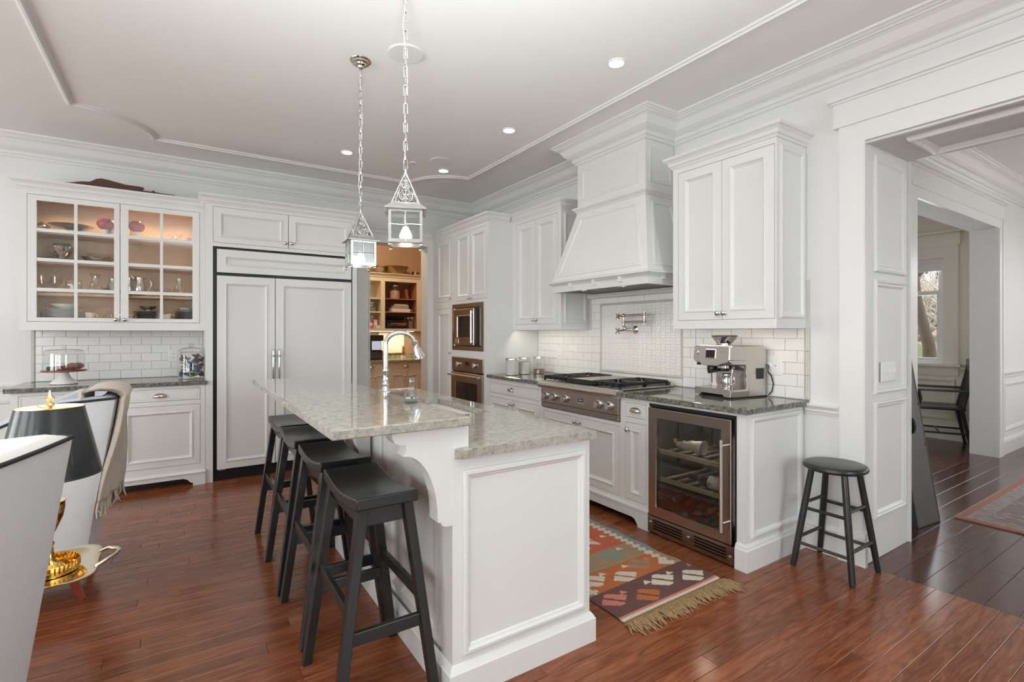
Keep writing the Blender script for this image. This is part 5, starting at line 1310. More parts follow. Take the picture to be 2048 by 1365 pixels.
# ================================================================ on the left worktop
cx, cy, cz = -.797, 5.50, .914
t = thing('cake_stand', 'white pedestal cake stand with a dark wooden plate, on the left worktop', 'cake stand', (cx, cy, cz))
MB().lathe([(.085, 0), (.090, .004), (.088, .012), (.072, .030), (.046, .050), (.034, .075), (.030, .092), (.045, .098), (.10, .101)], (cx, cy, cz), 36).build('pedestal', m_porc, t)
MB().lathe([(.10, .100), (.143, .103), (.145, .110), (.143, .116), (.0001, .116)], (cx, cy, cz), 40).build('plate', m_mahog, t)
t = thing('glass_dome', 'clear glass dome with a knob, covering the cake stand', 'dome', (cx, cy, cz+.117))
MB().lathe([(.131, .001), (.131, .125), (.128, .145), (.118, .160), (.095, .168), (.02, .171), (.012, .171)], (cx, cy, cz+.117), 40, False, False).build('dome', m_clear, t)
MB().lathe([(.010, .171), (.009, .178), (.015, .184), (.016, .196), (.011, .205), (.0001, .206)], (cx, cy, cz+.117), 16).build('knob', m_clear, t)
rz_ = random.Random(8)
for k, (dx, dy, lb) in enumerate(((-.075, -.02, 'dark brownie at the left under the glass dome'), (-.035, .03, 'dark brownie at the back under the glass dome'), (-.03, -.045, 'dark brownie in front under the glass dome'))):
    o = single('brownie', MB().cbox(cx+dx-.03, cx+dx+.03, cy+dy-.022, cy+dy+.022, cz+.117, cz+.117+.028, .005), m_choc, lb, 'brownie', (cx+dx, cy+dy, cz+.117), 'cakes under the dome')
for k, (dx, dy, r, lb) in enumerate(((.045, -.02, .05, 'larger brown loaf under the glass dome'), (.075, .045, .038, 'smaller brown loaf at the right under the glass dome'))):
    single('loaf', MB().surf(lambda u, v: (cx+dx+r*1.3*cos(2*pi*u)*sin(pi*v), cy+dy+r*.8*sin(2*pi*u)*sin(pi*v), cz+.117+max(0, .028-.028*cos(pi*v)*1.0+.006*sin(9*u))*(.9)), 20, 10, True), m_bread, lb, 'bread', (cx+dx, cy+dy, cz+.117), 'cakes under the dome')
cx, cy = .087, 5.50
t = thing('glass_jar', 'round lidded glass jar full of matchbooks on the left worktop', 'jar', (cx, cy, cz))
MB().lathe([(.098, .001), (.104, .006), (.105, .02), (.105, .215), (.098, .232), (.090, .240), (.093, .252)], (cx, cy, cz), 36, True, False).build('body', m_clear, t)
MB().lathe([(.101, .252), (.103, .258), (.101, .264), (.07, .282), (.03, .290), (.015, .293), (.012, .298), (.022, .306), (.024, .316), (.016, .326), (.0001, .328)], (cx, cy, cz), 32).build('lid', m_clear, t)
mcs = [M('matchbook_%s' % n_, c, .5, var=.1) for n_, c in (('navy', (.02, .035, .08)), ('black', (.012, .012, .014)), ('white', (.75, .75, .74)), ('grey', (.35, .37, .40)), ('teal', (.05, .16, .17)), ('ivory', (.7, .64, .5)), ('wine', (.2, .03, .05)))]
rm = random.Random(12); mm = {}
for k, mt in enumerate(mcs): mm[k] = MB().cbox(-.023, .023, -.018, .018, -.004, .004, .001).mesh('matchbook', mt)
for k in range(110):
    r = .083*math.sqrt(rm.random()) if k % 3 == 0 else rm.uniform(.062, .082); a = rm.uniform(0, 2*pi); ck = rm.choice((0, 0, 1, 1, 1, 2, 2, 3, 3, 4, 5, 6))
    o = bpy.data.objects.new('matchbook', mm[ck]); COL.objects.link(o); o.location = (cx+r*cos(a), cy+r*sin(a), cz+.026+.185*(k/109))
    o.rotation_euler = (rm.uniform(-1, 1), rm.uniform(-1, 1), rm.uniform(0, pi)); tag(o, 'small matchbook among those filling the lidded glass jar', 'matchbook', 'matchbooks in the glass jar')
# carving on top of the glass cabinet
pts = [(-.925, 2.576), (-.90, 2.573), (-.60, 2.569), (-.06, 2.569), (-.035, 2.569), (-.03, 2.585), (-.04, 2.598), (-.13, 2.600), (-.185, 2.603), (-.20, 2.618), (-.215, 2.604), (-.29, 2.606), (-.27, 2.632), (-.30, 2.636), (-.40, 2.637), (-.52, 2.660), (-.565, 2.665), (-.60, 2.655), (-.64, 2.625), (-.70, 2.617), (-.76, 2.600), (-.85, 2.585)]
t = single('wood_carving', MB(FY(5.60)).prism(pts, -.03, .03), m_carve, 'long dark carved wooden piece lying on top of the glass fronted cabinet', 'carving', (-.45, 5.60, 2.568), bev=.006)

# ================================================================ canisters
def canister(x, y, label, fill, r=.066, h=.155, fh=.12):
    t = thing('canister', label, 'canister', (x, y, .914), 'glass canisters beside the oven tower')
    MB().lathe([(r-.004, .001), (r, .005), (r, h)], (x, y, .914), 28, True, False).build('body', m_clear, t)
    MB().lathe([(r-.004, .005), (r-.004, fh), (.0001, fh+.004)], (x, y, .914), 28).build('contents', fill, t)
    MB().lathe([(r+.002, h), (r+.003, h+.016), (r, h+.020), (.0001, h+.021)], (x, y, .914), 28).build('lid', m_steel_lt, t)
canister(2.765, 4.20, 'steel lidded glass canister filled white, nearest of the three', m_sand, .064, .150, .148)
canister(2.925, 4.22, 'steel lidded glass canister filled white, in the middle', m_sand, .060, .155, .125)
canister(3.095, 4.20, 'steel lidded glass canister with dark contents, against the tiles', m_brownj, .060, .157, .045)

# ================================================================ espresso machine
t = thing('coffee_machine', 'brushed steel coffee machine with screen and bean hopper on the worktop', 'coffee machine', (3.075, 2.035, .914))
wd = Vector((.156, .988, 0)).normalized(); dp = Vector((.988, -.156, 0)).normalized()
oe = Vector((2.905, 1.910, .914)); fe = Fr(oe, dp, wd, (0, 0, 1))   # a: depth from the front, b: from right front to left, c: up
Wd, Dp, H = .300, .325, .335
# base tray with chamfered front

mb = MB(Fr(oe, wd, (0, 0, 1), -dp)).prism([(0, .008), (.05, .008), (.062, .020), (.238, .020), (.25, .008), (.30, .008), (.305, .048), (.292, .055), (.008, .055), (-.005, .048)], -.17, 0); mb.build('drip_tray', m_steel_lt, t, bev=.003)
mb = MB(fe).box(.012, .16, .015, Wd-.015, .052, .0565); 
mb.build('drip_grate', m_steel, t)
mb = MB(fe)
for a, b in ((.02, .02), (.02, Wd-.05), (Dp-.05, .02), (Dp-.05, Wd-.05)): mb.box(a, a+.03, b, b+.03, 0, .010)
mb.box(.04, Dp+.02, .01, Wd-.01, .0, .006).build('foot_pad', m_blackp, t)
mb = MB(Fr(oe+wd*0, dp, (0, 0, 1), wd)); side = [(.02, .008), (Dp, .008), (Dp, H-.03), (Dp-.012, H-.008), (Dp-.03, H), (.02, H), (.008, H-.01), (-.002, H-.10), (.022, H-.118), (.13, H-.120), (.142, H-.135), (.150, .075), (.140, .058), (.02, .055)]
mb.prism(side, .0, .016); mb.build('side_panel', m_steel_lt, t, bev=.002); MB(mb.fr).prism(side, Wd-.016, Wd).build('side_panel', m_steel_lt, t, bev=.002)
MB(fe).box(.165, Dp-.004, .016, Wd-.016, .01, H-.008).build('body', m_steel_lt, t)
MB(fe).cbox(.02, Dp-.02, .014, Wd-.014, H-.016, H+.002, .003).build('top_plate', m_steel, t)
# head with drooping chin
hf = Fr(oe+Vector((0, 0, H-.118)), wd, Vector((0, 0, 1))*.105+dp*.012, -dp)
hp = [(-.004, .030), (.012, .012), (.055, .002), (.085, -.012), (.215, -.012), (.245, .004), (.285, .012), (.304, .030), (.300, .110), (.290, .118), (.010, .118), (.0, .110)]
MB(hf).prism(hp, -.15, .016).build('head', m_steel_lt, t, bev=.004)
MB(hf).cbox(.105, .195, .034, .098, .012, .021, .003).build('screen_frame', m_steel, t)
MB(hf).cbox(.112, .188, .040, .092, .018, .0225, .002).build('screen', m_blackp, t)
MB(Fr(hf(.262, .070, .016), hf.u, hf.v, hf.w)).lathe([(.013, 0), (.013, .004), (.010, .008), (.0001, .0085)], n=18).build('power_button', m_chrome, t)
text('badge_lettering', 'Breville', Fr(hf(.055, .075, .0168), -hf.u, hf.v, hf.w), .014, m_steel, t)
fz = Fr(oe, wd, -dp, (0, 0, 1))
def cyl(b, a, prof, name, mat, n=20): return MB().lathe(prof, tuple(oe+wd*b+dp*a), n).build(name, mat, t)
cyl(.225, .075, [(.030, H-.150), (.030, H-.122)], 'grinder_outlet', m_chrome)
cyl(.215, .075, [(.034, .165), (.036, .185), (.030, .205)], 'grinder_cradle', m_blackp)
cyl(.125, .075, [(.036, .188), (.036, .215)], 'group_head', m_chrome)
cyl(.125, .075, [(.037, .168), (.038, .176), (.038, .188), (.030, .190)], 'portafilter', m_blackp)
MB().tube([tuple(oe+wd*.125+dp*.05+Vector((0, 0, .178))), tuple(oe+wd*.115-dp*.06+Vector((0, 0, .170)))], [.010, .013], 10).build('portafilter_handle', m_blackp, t)
MB().tube([tuple(oe+wd*.045+dp*.08+Vector((0, 0, .20))), tuple(oe+wd*.04+dp*.06+Vector((0, 0, .15))), tuple(oe+wd*.035+dp*.05+Vector((0, 0, .085)))], [.008, .006, .005], 8).build('steam_wand', m_chrome, t)
MB().tube([tuple(oe+wd*.258-dp*.004+Vector((0, 0, H-.105))), tuple(oe+wd*.258-dp*.006+Vector((0, 0, H-.13)))], [.006, .016], 10).build('lever', m_blackp, t)
MB(fe).box(Dp-.09, Dp-.03, -.006, .004, .12, .19).build('cord_housing', m_blackp, t)
cyl(.165, .13, [(.052, H), (.050, H+.012), (.048, H+.016)], 'hopper_collar', m_chrome)
cyl(.165, .13, [(.046, H+.014), (.078, H+.052), (.080, H+.062)], 'hopper', GLASS('smoky_hopper', (.62, .60, .57), 1.2, 0, .04), 28)
cyl(.165, .13, [(.082, H+.060), (.082, H+.066), (.060, H+.069), (.0001, H+.069)], 'hopper_lid', m_blackp, 28)
cyl(.165, .13, [(.045, H+.016), (.022, H+.034), (.018, H+.058)], 'hopper_cone', m_blackp)
t2 = thing('milk_jug', 'small shiny steel milk jug standing on the coffee machine tray', 'jug', tuple(oe+wd*.085+dp*.075+Vector((0, 0, .057))))
j0 = oe+wd*.095+dp*.075+Vector((0, 0, .0575))
MB().lathe([(.036, 0), (.0375, .004), (.034, .05), (.031, .085), (.033, .096)], tuple(j0), 24, True, False).build('jug_body', m_chrome, t2, solid=.0015)
MB().tube([tuple(j0-wd*.033+Vector((0, 0, .09))), tuple(j0-wd*.058+Vector((0, 0, .08))), tuple(j0-wd*.060+Vector((0, 0, .04))), tuple(j0-wd*.038+Vector((0, 0, .02)))], .005, 8).build('jug_handle', m_chrome, t2)
p0 = oe+wd*0+dp*(Dp-.02)
single('power_cord', MB().tube([(3.222, 1.846, 1.08), (3.245, 1.835, 1.05), (3.250, 1.825, 1.0), (3.248, 1.835, .95), (3.235, 1.85, .925)], .004, 8).tube([(3.25, 1.905, 1.138), (3.235, 1.900, 1.138), (3.215, 1.875, 1.135)], [.013, .013, .008], 8).tube([(3.23, 1.88, 1.135), (3.235, 1.85, 1.12), (3.222, 1.846, 1.08)], .004, 8), m_blackp, 'black power cord plugged into the wall plate behind the coffee machine', 'cord', (3.23, 1.85, 1.0))

# ================================================================ china and silver behind the glass doors
def lat(name, label, cat, x, y, z, prof, mat, group=None, n=24, extra=None, tilt=None):
    t = thing(name, label, cat, (x, y, z), group)
    MB().lathe(prof, (x, y, z), n, True, False).build('body', mat, t)
    if extra: extra(t)
    return t
zb0, s1, s2, s3 = 1.4125, SH[0]+.0195, SH[1]+.0195, SH[2]+.0195
# plates: one shared mesh per kind
def plate_me(r, m_): return MB().lathe([(r*.6, 0), (r*.62, .003), (r*.98, .011), (r, .0135), (r*.985, .0145), (r*.6, .0055), (.0001, .005)], n=36).mesh('plate', m_)
def stack(x, y, z, r, n_, m_, step, where):
    me = plate_me(r, m_)
    od = ['lowest', 'second', 'third', 'fourth', 'fifth', 'sixth', 'seventh', 'eighth', 'ninth', 'tenth', 'eleventh', 'twelfth']
    for k in range(n_):
        o = bpy.data.objects.new('plate', me); COL.objects.link(o); o.location = (x, y, z+k*step)
        tag(o, '%s plate from below %s' % (od[k], where) if 0 < k < n_-1 else ('%s plate %s' % ('bottom' if k == 0 else 'topmost', where)), 'plate', 'stacked plates in the glass cabinet')
stack(-.815, 5.68, zb0, .135, 9, m_plate, .0135, 'of the pale stack at the left of the bottom shelf')
lat('bowl', 'pale bowl on top of the pale plate stack', 'bowl', -.815, 5.68, zb0+.125, [(.05, 0), (.055, .004), (.095, .036), (.097, .040), (.09, .038), (.05, .008), (.0001, .006)], m_plate)
stack(-.245, 5.70, zb0, .115, 8, m_plated, .0145, 'of the dark stack right of the door gap')
stack(.055, 5.70, zb0, .10, 9, m_plated, .0135, 'of the dark stack at the far right of the bottom shelf')
def cup(x, y, z, label, tilt=0, r=.040):
    t = thing('tea_cup', label, 'cup', (0, 0, 0), 'gilt tea cups in the glass cabinet')
    MB().lathe([(r*.55, 0), (r*.6, .003), (r*.85, .014), (r, .048), (r*1.02, .052), (r*.98, .050), (r*.8, .014), (.0001, .006)], n=24).build('body', m_porc, t)
    MB().tube([(r*.98*cos(a), r*.98*sin(a), .051) for a in [2*pi*k/24 for k in range(24)]], .0018, 5, True).build('gilt_rim', m_gold, t)
    MB().tube([(r*.95, 0, .042), (r*1.5, 0, .044), (r*1.65, 0, .028), (r*1.2, 0, .014), (r*.85, 0, .014)], .003, 6).build('handle', m_gold, t)
    t.location = (x, y, z); t.rotation_euler = (0, tilt, radians(-30)); return t
cup(-.640, 5.60, zb0, 'lower gilt cup of the two stacked near the left door centre'); cup(-.646, 5.60, zb0+.042, 'upper gilt cup tilted on the one below it', .22)
cup(-.385, 5.60, zb0, 'lower gilt cup at the left edge of the right door'); cup(-.385, 5.60, zb0+.040, 'upper gilt cup at the left edge of the right door', .1)
cup(-.100, 5.60, zb0, 'lower gilt cup beside the right muntin'); cup(-.096, 5.60, zb0+.038, 'upper gilt cup beside the right muntin', -.15)
lat('sauce_bowl', 'shiny flared dish on top of the dark plate stack', 'bowl', -.245, 5.70, zb0+.118, [(.03, 0), (.022, .006), (.03, .012), (.075, .045), (.07, .045), (.03, .014), (.0001, .012)], m_pewter)
lat('lidded_dish', 'small dark lidded dish on the rightmost plate stack', 'dish', .055, 5.70, zb0+.124, [(.07, 0), (.075, .02), (.06, .032), (.012, .036), (.008, .042), (.012, .050), (.0001, .054)], m_plated)
lat('china_jug', 'pale pink and white china piece behind the gilt cups', 'jug', -.155, 5.66, zb0, [(.03, 0), (.045, .03), (.035, .075), (.03, .10), (.036, .115)], M('pink_china', (.70, .52, .52), .2, var=.2, scale=30))
lat('cruet_bottle', 'grey glass cruet bottle at the right of the left door', 'bottle', -.525, 5.68, zb0, [(.035, 0), (.038, .01), (.038, .07), (.014, .10), (.012, .14), (.017, .145), (.012, .15)], m_clear)
lat('cruet_bottle', 'second grey glass cruet bottle near the left door edge', 'bottle', -.455, 5.70, zb0, [(.03, 0), (.034, .01), (.034, .06), (.012, .09), (.010, .12), (.015, .125), (.010, .13)], m_clear)
lat('spice_tin', 'brown tin at the far left of the bottom shelf', 'tin', -1.0, 5.70, zb0, [(.035, 0), (.035, .10), (.03, .105), (.0001, .106)], m_brownj)
# second shelf
for x, y, lb in ((-.945, 5.64, 'cut glass goblet at the far left of the second shelf'), (-.885, 5.70, 'cut glass goblet behind the first on the second shelf')):
    lat('goblet', lb, 'glass', x, y, s1, [(.035, 0), (.034, .004), (.007, .010), (.006, .045), (.02, .06), (.045, .10), (.052, .155), (.050, .155), (.042, .10), (.0001, .062)], m_clear, 'glasses in the cabinet')
lat('decanter', 'square shouldered cut glass decanter on the second shelf', 'decanter', -.755, 5.64, s1, [(.052, 0), (.055, .006), (.055, .10), (.048, .118), (.018, .130), (.016, .160), (.024, .168), (.012, .170), (.016, .180), (.022, .195), (.012, .210), (.0001, .212)], m_clear, n=8)
lat('carafe', 'slim waisted clear glass carafe on the second shelf', 'carafe', -.615, 5.66, s1, [(.04, 0), (.052, .02), (.05, .06), (.026, .10), (.022, .14), (.040, .185), (.038, .185), (.02, .14), (.0001, .01)], m_clear)
lat('small_goblet', 'tiny dark stemmed glass on the second shelf', 'glass', -.545, 5.60, s1, [(.022, 0), (.004, .005), (.004, .025), (.022, .045), (.026, .06), (.024, .06), (.0001, .03)], m_silver)
lat('glass_pitcher', 'milky glass pitcher at the right of the left door', 'pitcher', -.49, 5.66, s1, [(.045, 0), (.05, .03), (.042, .09), (.03, .13), (.034, .15)], GLASS('milk_glass', (.75, .8, .84), 1, .1, .25))
def pitcher(x, y, z, lb, s=1, mat=m_silver, rz=0):
    t = thing('silver_pitcher', lb, 'pitcher', (0, 0, 0), 'silver pitchers')
    MB().lathe([(.045*s, 0), (.048*s, .006), (.040*s, .014), (.050*s, .05), (.046*s, .09), (.034*s, .13), (.038*s, .165), (.036*s, .165), (.03*s, .13), (.0001, .02)], n=26).build('body', mat, t)
    MB().tube([(.034*s, 0, .155*s), (.075*s, 0, .150*s), (.085*s, 0, .10*s), (.060*s, 0, .045*s), (.046*s, 0, .035*s)], .0055*s, 8).build('handle', mat, t)
    MB().tube([(-.03*s, 0, .15*s), (-.05*s, 0, .170*s)], [.016*s, .010*s], 8).build('spout', mat, t)
    t.location = (x, y, z); t.rotation_euler = (0, 0, rz)
pitcher(-.305, 5.62, s1, 'large silver pitcher at the left of the right door', 1.05); pitcher(-.385, 5.70, s1, 'silver pitcher partly hidden at the left edge of the right door', 1.0)
lat('glass_bowl', 'ribbed cut glass bowl on the second shelf behind the right door', 'bowl', -.105, 5.66, s1, [(.045, 0), (.06, .008), (.095, .055), (.10, .075), (.097, .075), (.06, .014), (.0001, .008)], m_clear, n=16)
lat('ewer', 'tall clear glass ewer at the right of the second shelf', 'ewer', -.005, 5.70, s1, [(.04, 0), (.05, .03), (.045, .09), (.024, .13), (.03, .18), (.028, .18), (.0001, .01)], m_clear)
# third shelf
lat('silver_bowl', 'tall silver footed bowl at the left of the third shelf', 'bowl', -.835, 5.66, s2, [(.045, .034), (.035, .040), (.04, .048), (.075, .09), (.088, .135), (.085, .135), (.06, .07), (.0001, .055)], m_silver)
lat('revere_bowl', 'small silver bowl stacked in the tall footed bowl', 'bowl', -.835, 5.66, s2+.085, [(.03, 0), (.05, .02), (.065, .075), (.068, .078), (.062, .075), (.0001, .008)], m_pewter)
for k, (x, r, z, lb) in enumerate(((-.86, .155, 0, 'lowest silver platter on the third shelf'), (-.85, .150, .011, 'middle silver platter on the third shelf'), (-.845, .145, .022, 'top silver platter under the footed bowl'))):
    lat('silver_platter', lb, 'platter', x, 5.68, s2+z, [(r*.6, 0), (r*.64, .002), (r*.95, .008), (r, .0105), (r*.9, .010), (.0001, .004)], m_silver, 'silver platters')
lat('silver_dish', 'wide shiny silver dish right of centre on the third shelf', 'dish', -.60, 5.66, s2, [(.05, 0), (.055, .006), (.10, .045), (.115, .062), (.11, .062), (.0001, .01)], m_silver)
lat('clear_bowl', 'clear glass bowl standing in the wide silver dish', 'bowl', -.58, 5.67, s2+.02, [(.05, 0), (.07, .02), (.10, .075), (.097, .075), (.0001, .005)], m_clear)
lat('silver_tray', 'silver dish on the third shelf behind the right door', 'dish', -.22, 5.68, s2, [(.07, 0), (.09, .012), (.11, .018), (.105, .018), (.0001, .004)], m_silver)
# top shelf
lat('silver_teapot', 'silver teapot at the far left of the top shelf', 'teapot', -.965, 5.66, s3, [(.03, 0), (.05, .02), (.055, .05), (.035, .075), (.012, .082), (.014, .092), (.0001, .098)], m_silver,
    extra=lambda t: MB().tube([(-.92, 5.66, s3+.06), (-.885, 5.655, s3+.055), (-.885, 5.655, s3+.025), (-.918, 5.66, s3+.02)], .005, 8).build('handle', m_silver, t))
lat('cake_plate', 'low silver pedestal dish on the top shelf', 'dish', -.775, 5.68, s3, [(.045, 0), (.04, .005), (.014, .012), (.012, .045), (.03, .055), (.13, .066), (.155, .080), (.15, .080), (.10, .070), (.0001, .064)], m_silver)
def lampbowl(x, y, lb):
    t = thing('cranberry_vase', lb, 'vase', (x, y, s3), 'cranberry glass pieces')
    MB().lathe([(.035, 0), (.030, .006), (.014, .012), (.018, .05), (.024, .066)], (x, y, s3), 20).build('foot', m_porc, t)
    MB().lathe([(.022, .066), (.045, .078), (.062, .105), (.060, .130), (.040, .152), (.034, .160)], (x, y, s3), 28, True, False).build('globe', M('cranberry_body', (.33, .012, .03), .08, spec=.8), t)
lampbowl(-.545, 5.64, 'red glass globe vase at the right of the left door'); lampbowl(-.325, 5.62, 'red glass globe vase at the left of the right door')
lat('china_plate', 'patterned plate leaning at the back of the top shelf', 'plate', -.46, 5.72, s3, [(.04, 0), (.075, .03), (.085, .12), (.06, .16), (.03, .17)], M('pink_print_china', (.68, .50, .50), .25, var=.4, scale=40))
lat('glass_compote', 'clear glass compote at the right of the top shelf', 'compote', -.03, 5.68, s3, [(.04, 0), (.008, .008), (.008, .03), (.04, .05), (.055, .085), (.052, .085), (.0001, .035)], m_clear)
lat('silver_creamer', 'small silver creamer at the far right of the top shelf', 'creamer', .075, 5.66, s3, [(.02, 0), (.028, .015), (.03, .035), (.022, .05), (.026, .058)], m_silver)
for x in (-.85, -.6, -.25, 0): spot('cabinet_lamp_and_fill', (x, 5.66, 2.435), 3.2, 2.5, (1, .72, .40), .02)

for x in (-.86, -.60, -.28, 0):
    for z in (1.635, 1.895, 2.140): spot('cabinet_lamp_and_fill', (x, 5.60, z), .8, 2.7, (1, .80, .56), .02)  # fill spots added below each shelf to brighten the china
# ================================================================ pantry
fP = FY(7.5); fU = FY(7.75)
t = thing('pantry_base_cabinet', 'cream base cabinet with drawers in the pantry', 'cabinet', (2.6, 7.8, 0))
fronts = [('drawer', 2.691, 3.178, .770, .855, dict(flat=True, mat=m_cream, pull=(2.955, .812))), ('door', 2.691, 2.955, .14, .735, dict(mat=m_cream, kn=(2.93, .66), st=.05)), ('door', 2.985, 3.20, .14, .735, dict(mat=m_cream, kn=(3.01, .66), st=.05)),
          ('drawer', 2.19, 2.645, .770, .855, dict(flat=True, mat=m_cream, pull=(2.40, .812))), ('door', 2.43, 2.645, .14, .735, dict(mat=m_cream, kn=(2.452, .66), st=.05)), ('door', 2.19, 2.405, .14, .735, dict(mat=m_cream, kn=(2.38, .66), st=.05))]
MB(fP).plate(1.25, 3.30, .08, .88, [(f[1]-g, f[2]+g, f[3]-g, f[4]+g) for f in fronts], -.022, 0).build('face_frame', m_cream, t)
MB().box(1.25, 3.30, 7.53, 8.095, 0, .88).build('carcass', m_cream, t)
for q in fronts: door(t, fP, *q[1:5], name=q[0], **q[5])
m_pst = GRANITE('pantry_stone', [(.10, .09, .06), (.22, .19, .12), (.38, .33, .20), (.5, .45, .30), (.2, .13, .07)], .1, .4)
single('pantry_worktop', MB().cbox(1.22, 3.32, 7.47, 8.095, .88, .914, .004).box(1.22, 3.64, 8.075, 8.095, .914, 1.0), m_pst, 'brown stone worktop with upstand in the pantry', 'worktop', (2.6, 7.8, .88))
t = thing('pantry_shelf_unit', 'cream wall unit of open shelves in the pantry', 'shelves', (2.6, 7.9, 1.36))
mb = MB(); x0, x1 = 1.3, 3.34
for a, b in ((x0, x0+.03), (2.635, 2.70), (3.235, x1)): mb.box(a, b, 7.75, 8.09, 1.40, 2.15)
mb.box(x0, x1, 7.75, 8.09, 1.36, 1.40).box(x0, x1, 7.75, 8.09, 2.15, 2.24); mb.build('frame', m_cream, t)
MB().box(x0, 2.64, 8.075, 8.09, 1.4, 2.15).build('back_panel', m_cream, t); MB().box(2.70, 3.235, 8.075, 8.088, 1.4, 2.15).box(2.70, 2.706, 7.765, 8.08, 1.4, 2.15).box(3.229, 3.235, 7.765, 8.08, 1.4, 2.15).build('back_panel', m_redwood, t)
for z in (1.668, 1.882): MB().box(x0+.03, 2.635, 7.765, 8.075, z-.018, z).build('shelf', m_cream, t); MB().box(2.706, 3.229, 7.765, 8.075, z-.012, z).build('shelf', m_redwood, t)
MB().sweep([(x0, 7.75), (x1, 7.75)], [(0, 2.205), (.01, 2.21), (.02, 2.235), (.045, 2.255), (.055, 2.262), (.055, 2.272), (-.34, 2.272), (-.34, 2.24), (0, 2.24)], False, False).build('crown_moulding', m_cream, t)
MB().box(1.5, 3.2, 7.80, 7.84, 1.352, 1.361).build('light_strip', m_ucl, t)
area('pantry_lamp', (2.5, 7.84, 1.348), (0, 0, 0), 1.6, .05, 10, (1, .88, .68))
point('pantry_ceiling_lamp', (2.2, 6.9, 2.85), 40, .12, (1, .80, .58))
m_copper = M('old_brass', (.42, .27, .11), .28, 1, var=.25, scale=10)
def basin(x, y, r, lb):
    t = thing('brass_basin', lb, 'basin', (x, y, 2.273), 'basins on the pantry shelves')
    MB().lathe([(r*.68, 0), (r*.72, .004), (r*.95, .125), (r, .13), (r*.985, .134), (r*.93, .125), (.0001, .006)], (x, y, 2.273), 32).build('bowl', m_copper, t)
    for sg in (-1, 1): MB().tube([(x+sg*r*.97, y-.03, 2.39), (x+sg*r*1.12, y-.03, 2.40), (x+sg*r*1.12, y+.03, 2.40), (x+sg*r*.97, y+.03, 2.39)], .006, 6).build('handle', m_copper, t)
basin(2.935, 7.92, .205, 'large brass basin on top of the pantry shelves'); basin(2.46, 7.92, .17, 'darker brass basin behind the lantern on top of the pantry shelves')
lat('copper_pot', 'small dark pot at the right end on top of the pantry shelves', 'pot', 3.28, 7.92, 2.273, [(.05, 0), (.06, .02), (.06, .07), (.05, .075)], m_copper)
def jar(x, z, r, h, lb, fill, fh):
    t = thing('storage_jar', lb, 'jar', (x, 7.90, z), 'jars in the pantry')
    MB().lathe([(r*.9, 0), (r, .01), (r, h*.72), (r*.72, h*.82), (r*.72, h*.88)], (x, 7.90, z), 24, True, False).build('body', m_clear, t)
    MB().lathe([(r*.93, .006), (r*.93, fh), (.0001, fh+.01)], (x, 7.90, z), 20).build('contents', fill, t)
    MB().lathe([(r*.80, h*.88), (r*.80, h*.95), (r*.3, h), (.0001, h)], (x, 7.90, z), 20).build('lid', m_steel_lt, t)
jar(2.915, 1.883, .085, .23, 'large glass jar of wrapped sweets on the upper pantry shelf', M('sweets', (.55, .38, .30), .6, var=.6, scale=60), .13)
jar(2.525, 1.669, .085, .15, 'low glass jar of dark beans on the left pantry shelf', m_brownj, .06)
jar(2.535, 1.401, .05, .21, 'glass bottle jar behind the red boxes in the pantry', m_sand, .08)
t = single('leaning_book', MB(Fr((3.13, 7.92, 1.883), (1, 0, .22), (-.22, 0, 1), (0, -1, 0))).cbox(-.02, .02, 0, .17, -.06, .06, .003), M('rust_book_cover', (.30, .09, .035), .5), 'rust coloured book leaning in the corner of the upper pantry shelf', 'book', (3.13, 7.92, 1.883))
bk = [('bottom white cookbook of the pantry stack', .30, .052, (.75, .72, .68)), ('green grey cookbook second in the pantry stack', .26, .034, (.32, .36, .31)), ('tan cookbook third in the pantry stack', .245, .020, (.50, .33, .18)), ('cream cookbook on top of the pantry stack', .21, .018, (.62, .52, .38))]
z = 1.669
for k, (lb, w_, h_, c_) in enumerate(bk):
    t = thing('cookbook', lb, 'book', (2.985, 7.90, z), 'stack of cookbooks in the pantry'); m_ = M('book_cover_%s' % 'abcd'[k], c_, .5); x = 2.98+(.006, -.004, .012, .004)[k]
    MB().box(x-w_/2+.003, x+w_/2-.004, 7.80, 8.01, z+.003, z+h_-.003).build('pages', m_paper, t)
    MB().box(x-w_/2, x+w_/2, 7.795, 8.015, z, z+.003).box(x-w_/2, x+w_/2, 7.795, 8.015, z+h_-.003, z+h_).box(x-w_/2, x+w_/2, 7.793, 7.797, z, z+h_).build('cover', m_, t); z += h_+.0005
lat('trinket', 'small dark round trinket beside the cookbook stack', 'ornament', 3.185, 7.86, 1.669, [(.02, 0), (.035, .02), (.035, .045), (.012, .06), (.0001, .062)], m_silver)
# vintage adding machine on the lower shelf
t = thing('typewriter', 'old black typewriter on the lower right pantry shelf', 'typewriter', (2.91, 7.9, 1.401))
MB(Fr((2.91, 7.86, 1.401), (1, 0, 0), (0, 1, 0), (0, 0, 1))).box(-.17, .17, -.08, .15, .004, .05).box(-.15, .15, .05, .15, .05, .15).build('body', m_blackp, t, bev=.01)
MB().tube([(2.73, 7.95, 1.575), (3.09, 7.95, 1.575)], .022, 14).build('platen', m_blackm, t)
for sg in (-1, 1): MB().tube([(2.91+sg*.18, 7.95, 1.575), (2.91+sg*.205, 7.95, 1.575)], .018, 12).build('platen_knob', m_steel, t)
km = MB().lathe([(.008, 0), (.008, .006), (.0001, .006)], n=8).mesh('key', m_steel)
for r_ in range(3):
    for k in range(10): o = inst('key', km, t, (2.775+.030*k+.008*r_, 7.79+.025*r_, 1.452+.012*r_))
MB().cbox(2.80, 3.07, 7.768, 7.786, 1.470, 1.492, .003).build('paper_rest', M('copper_trim', (.35, .14, .06), .4, .6), t)
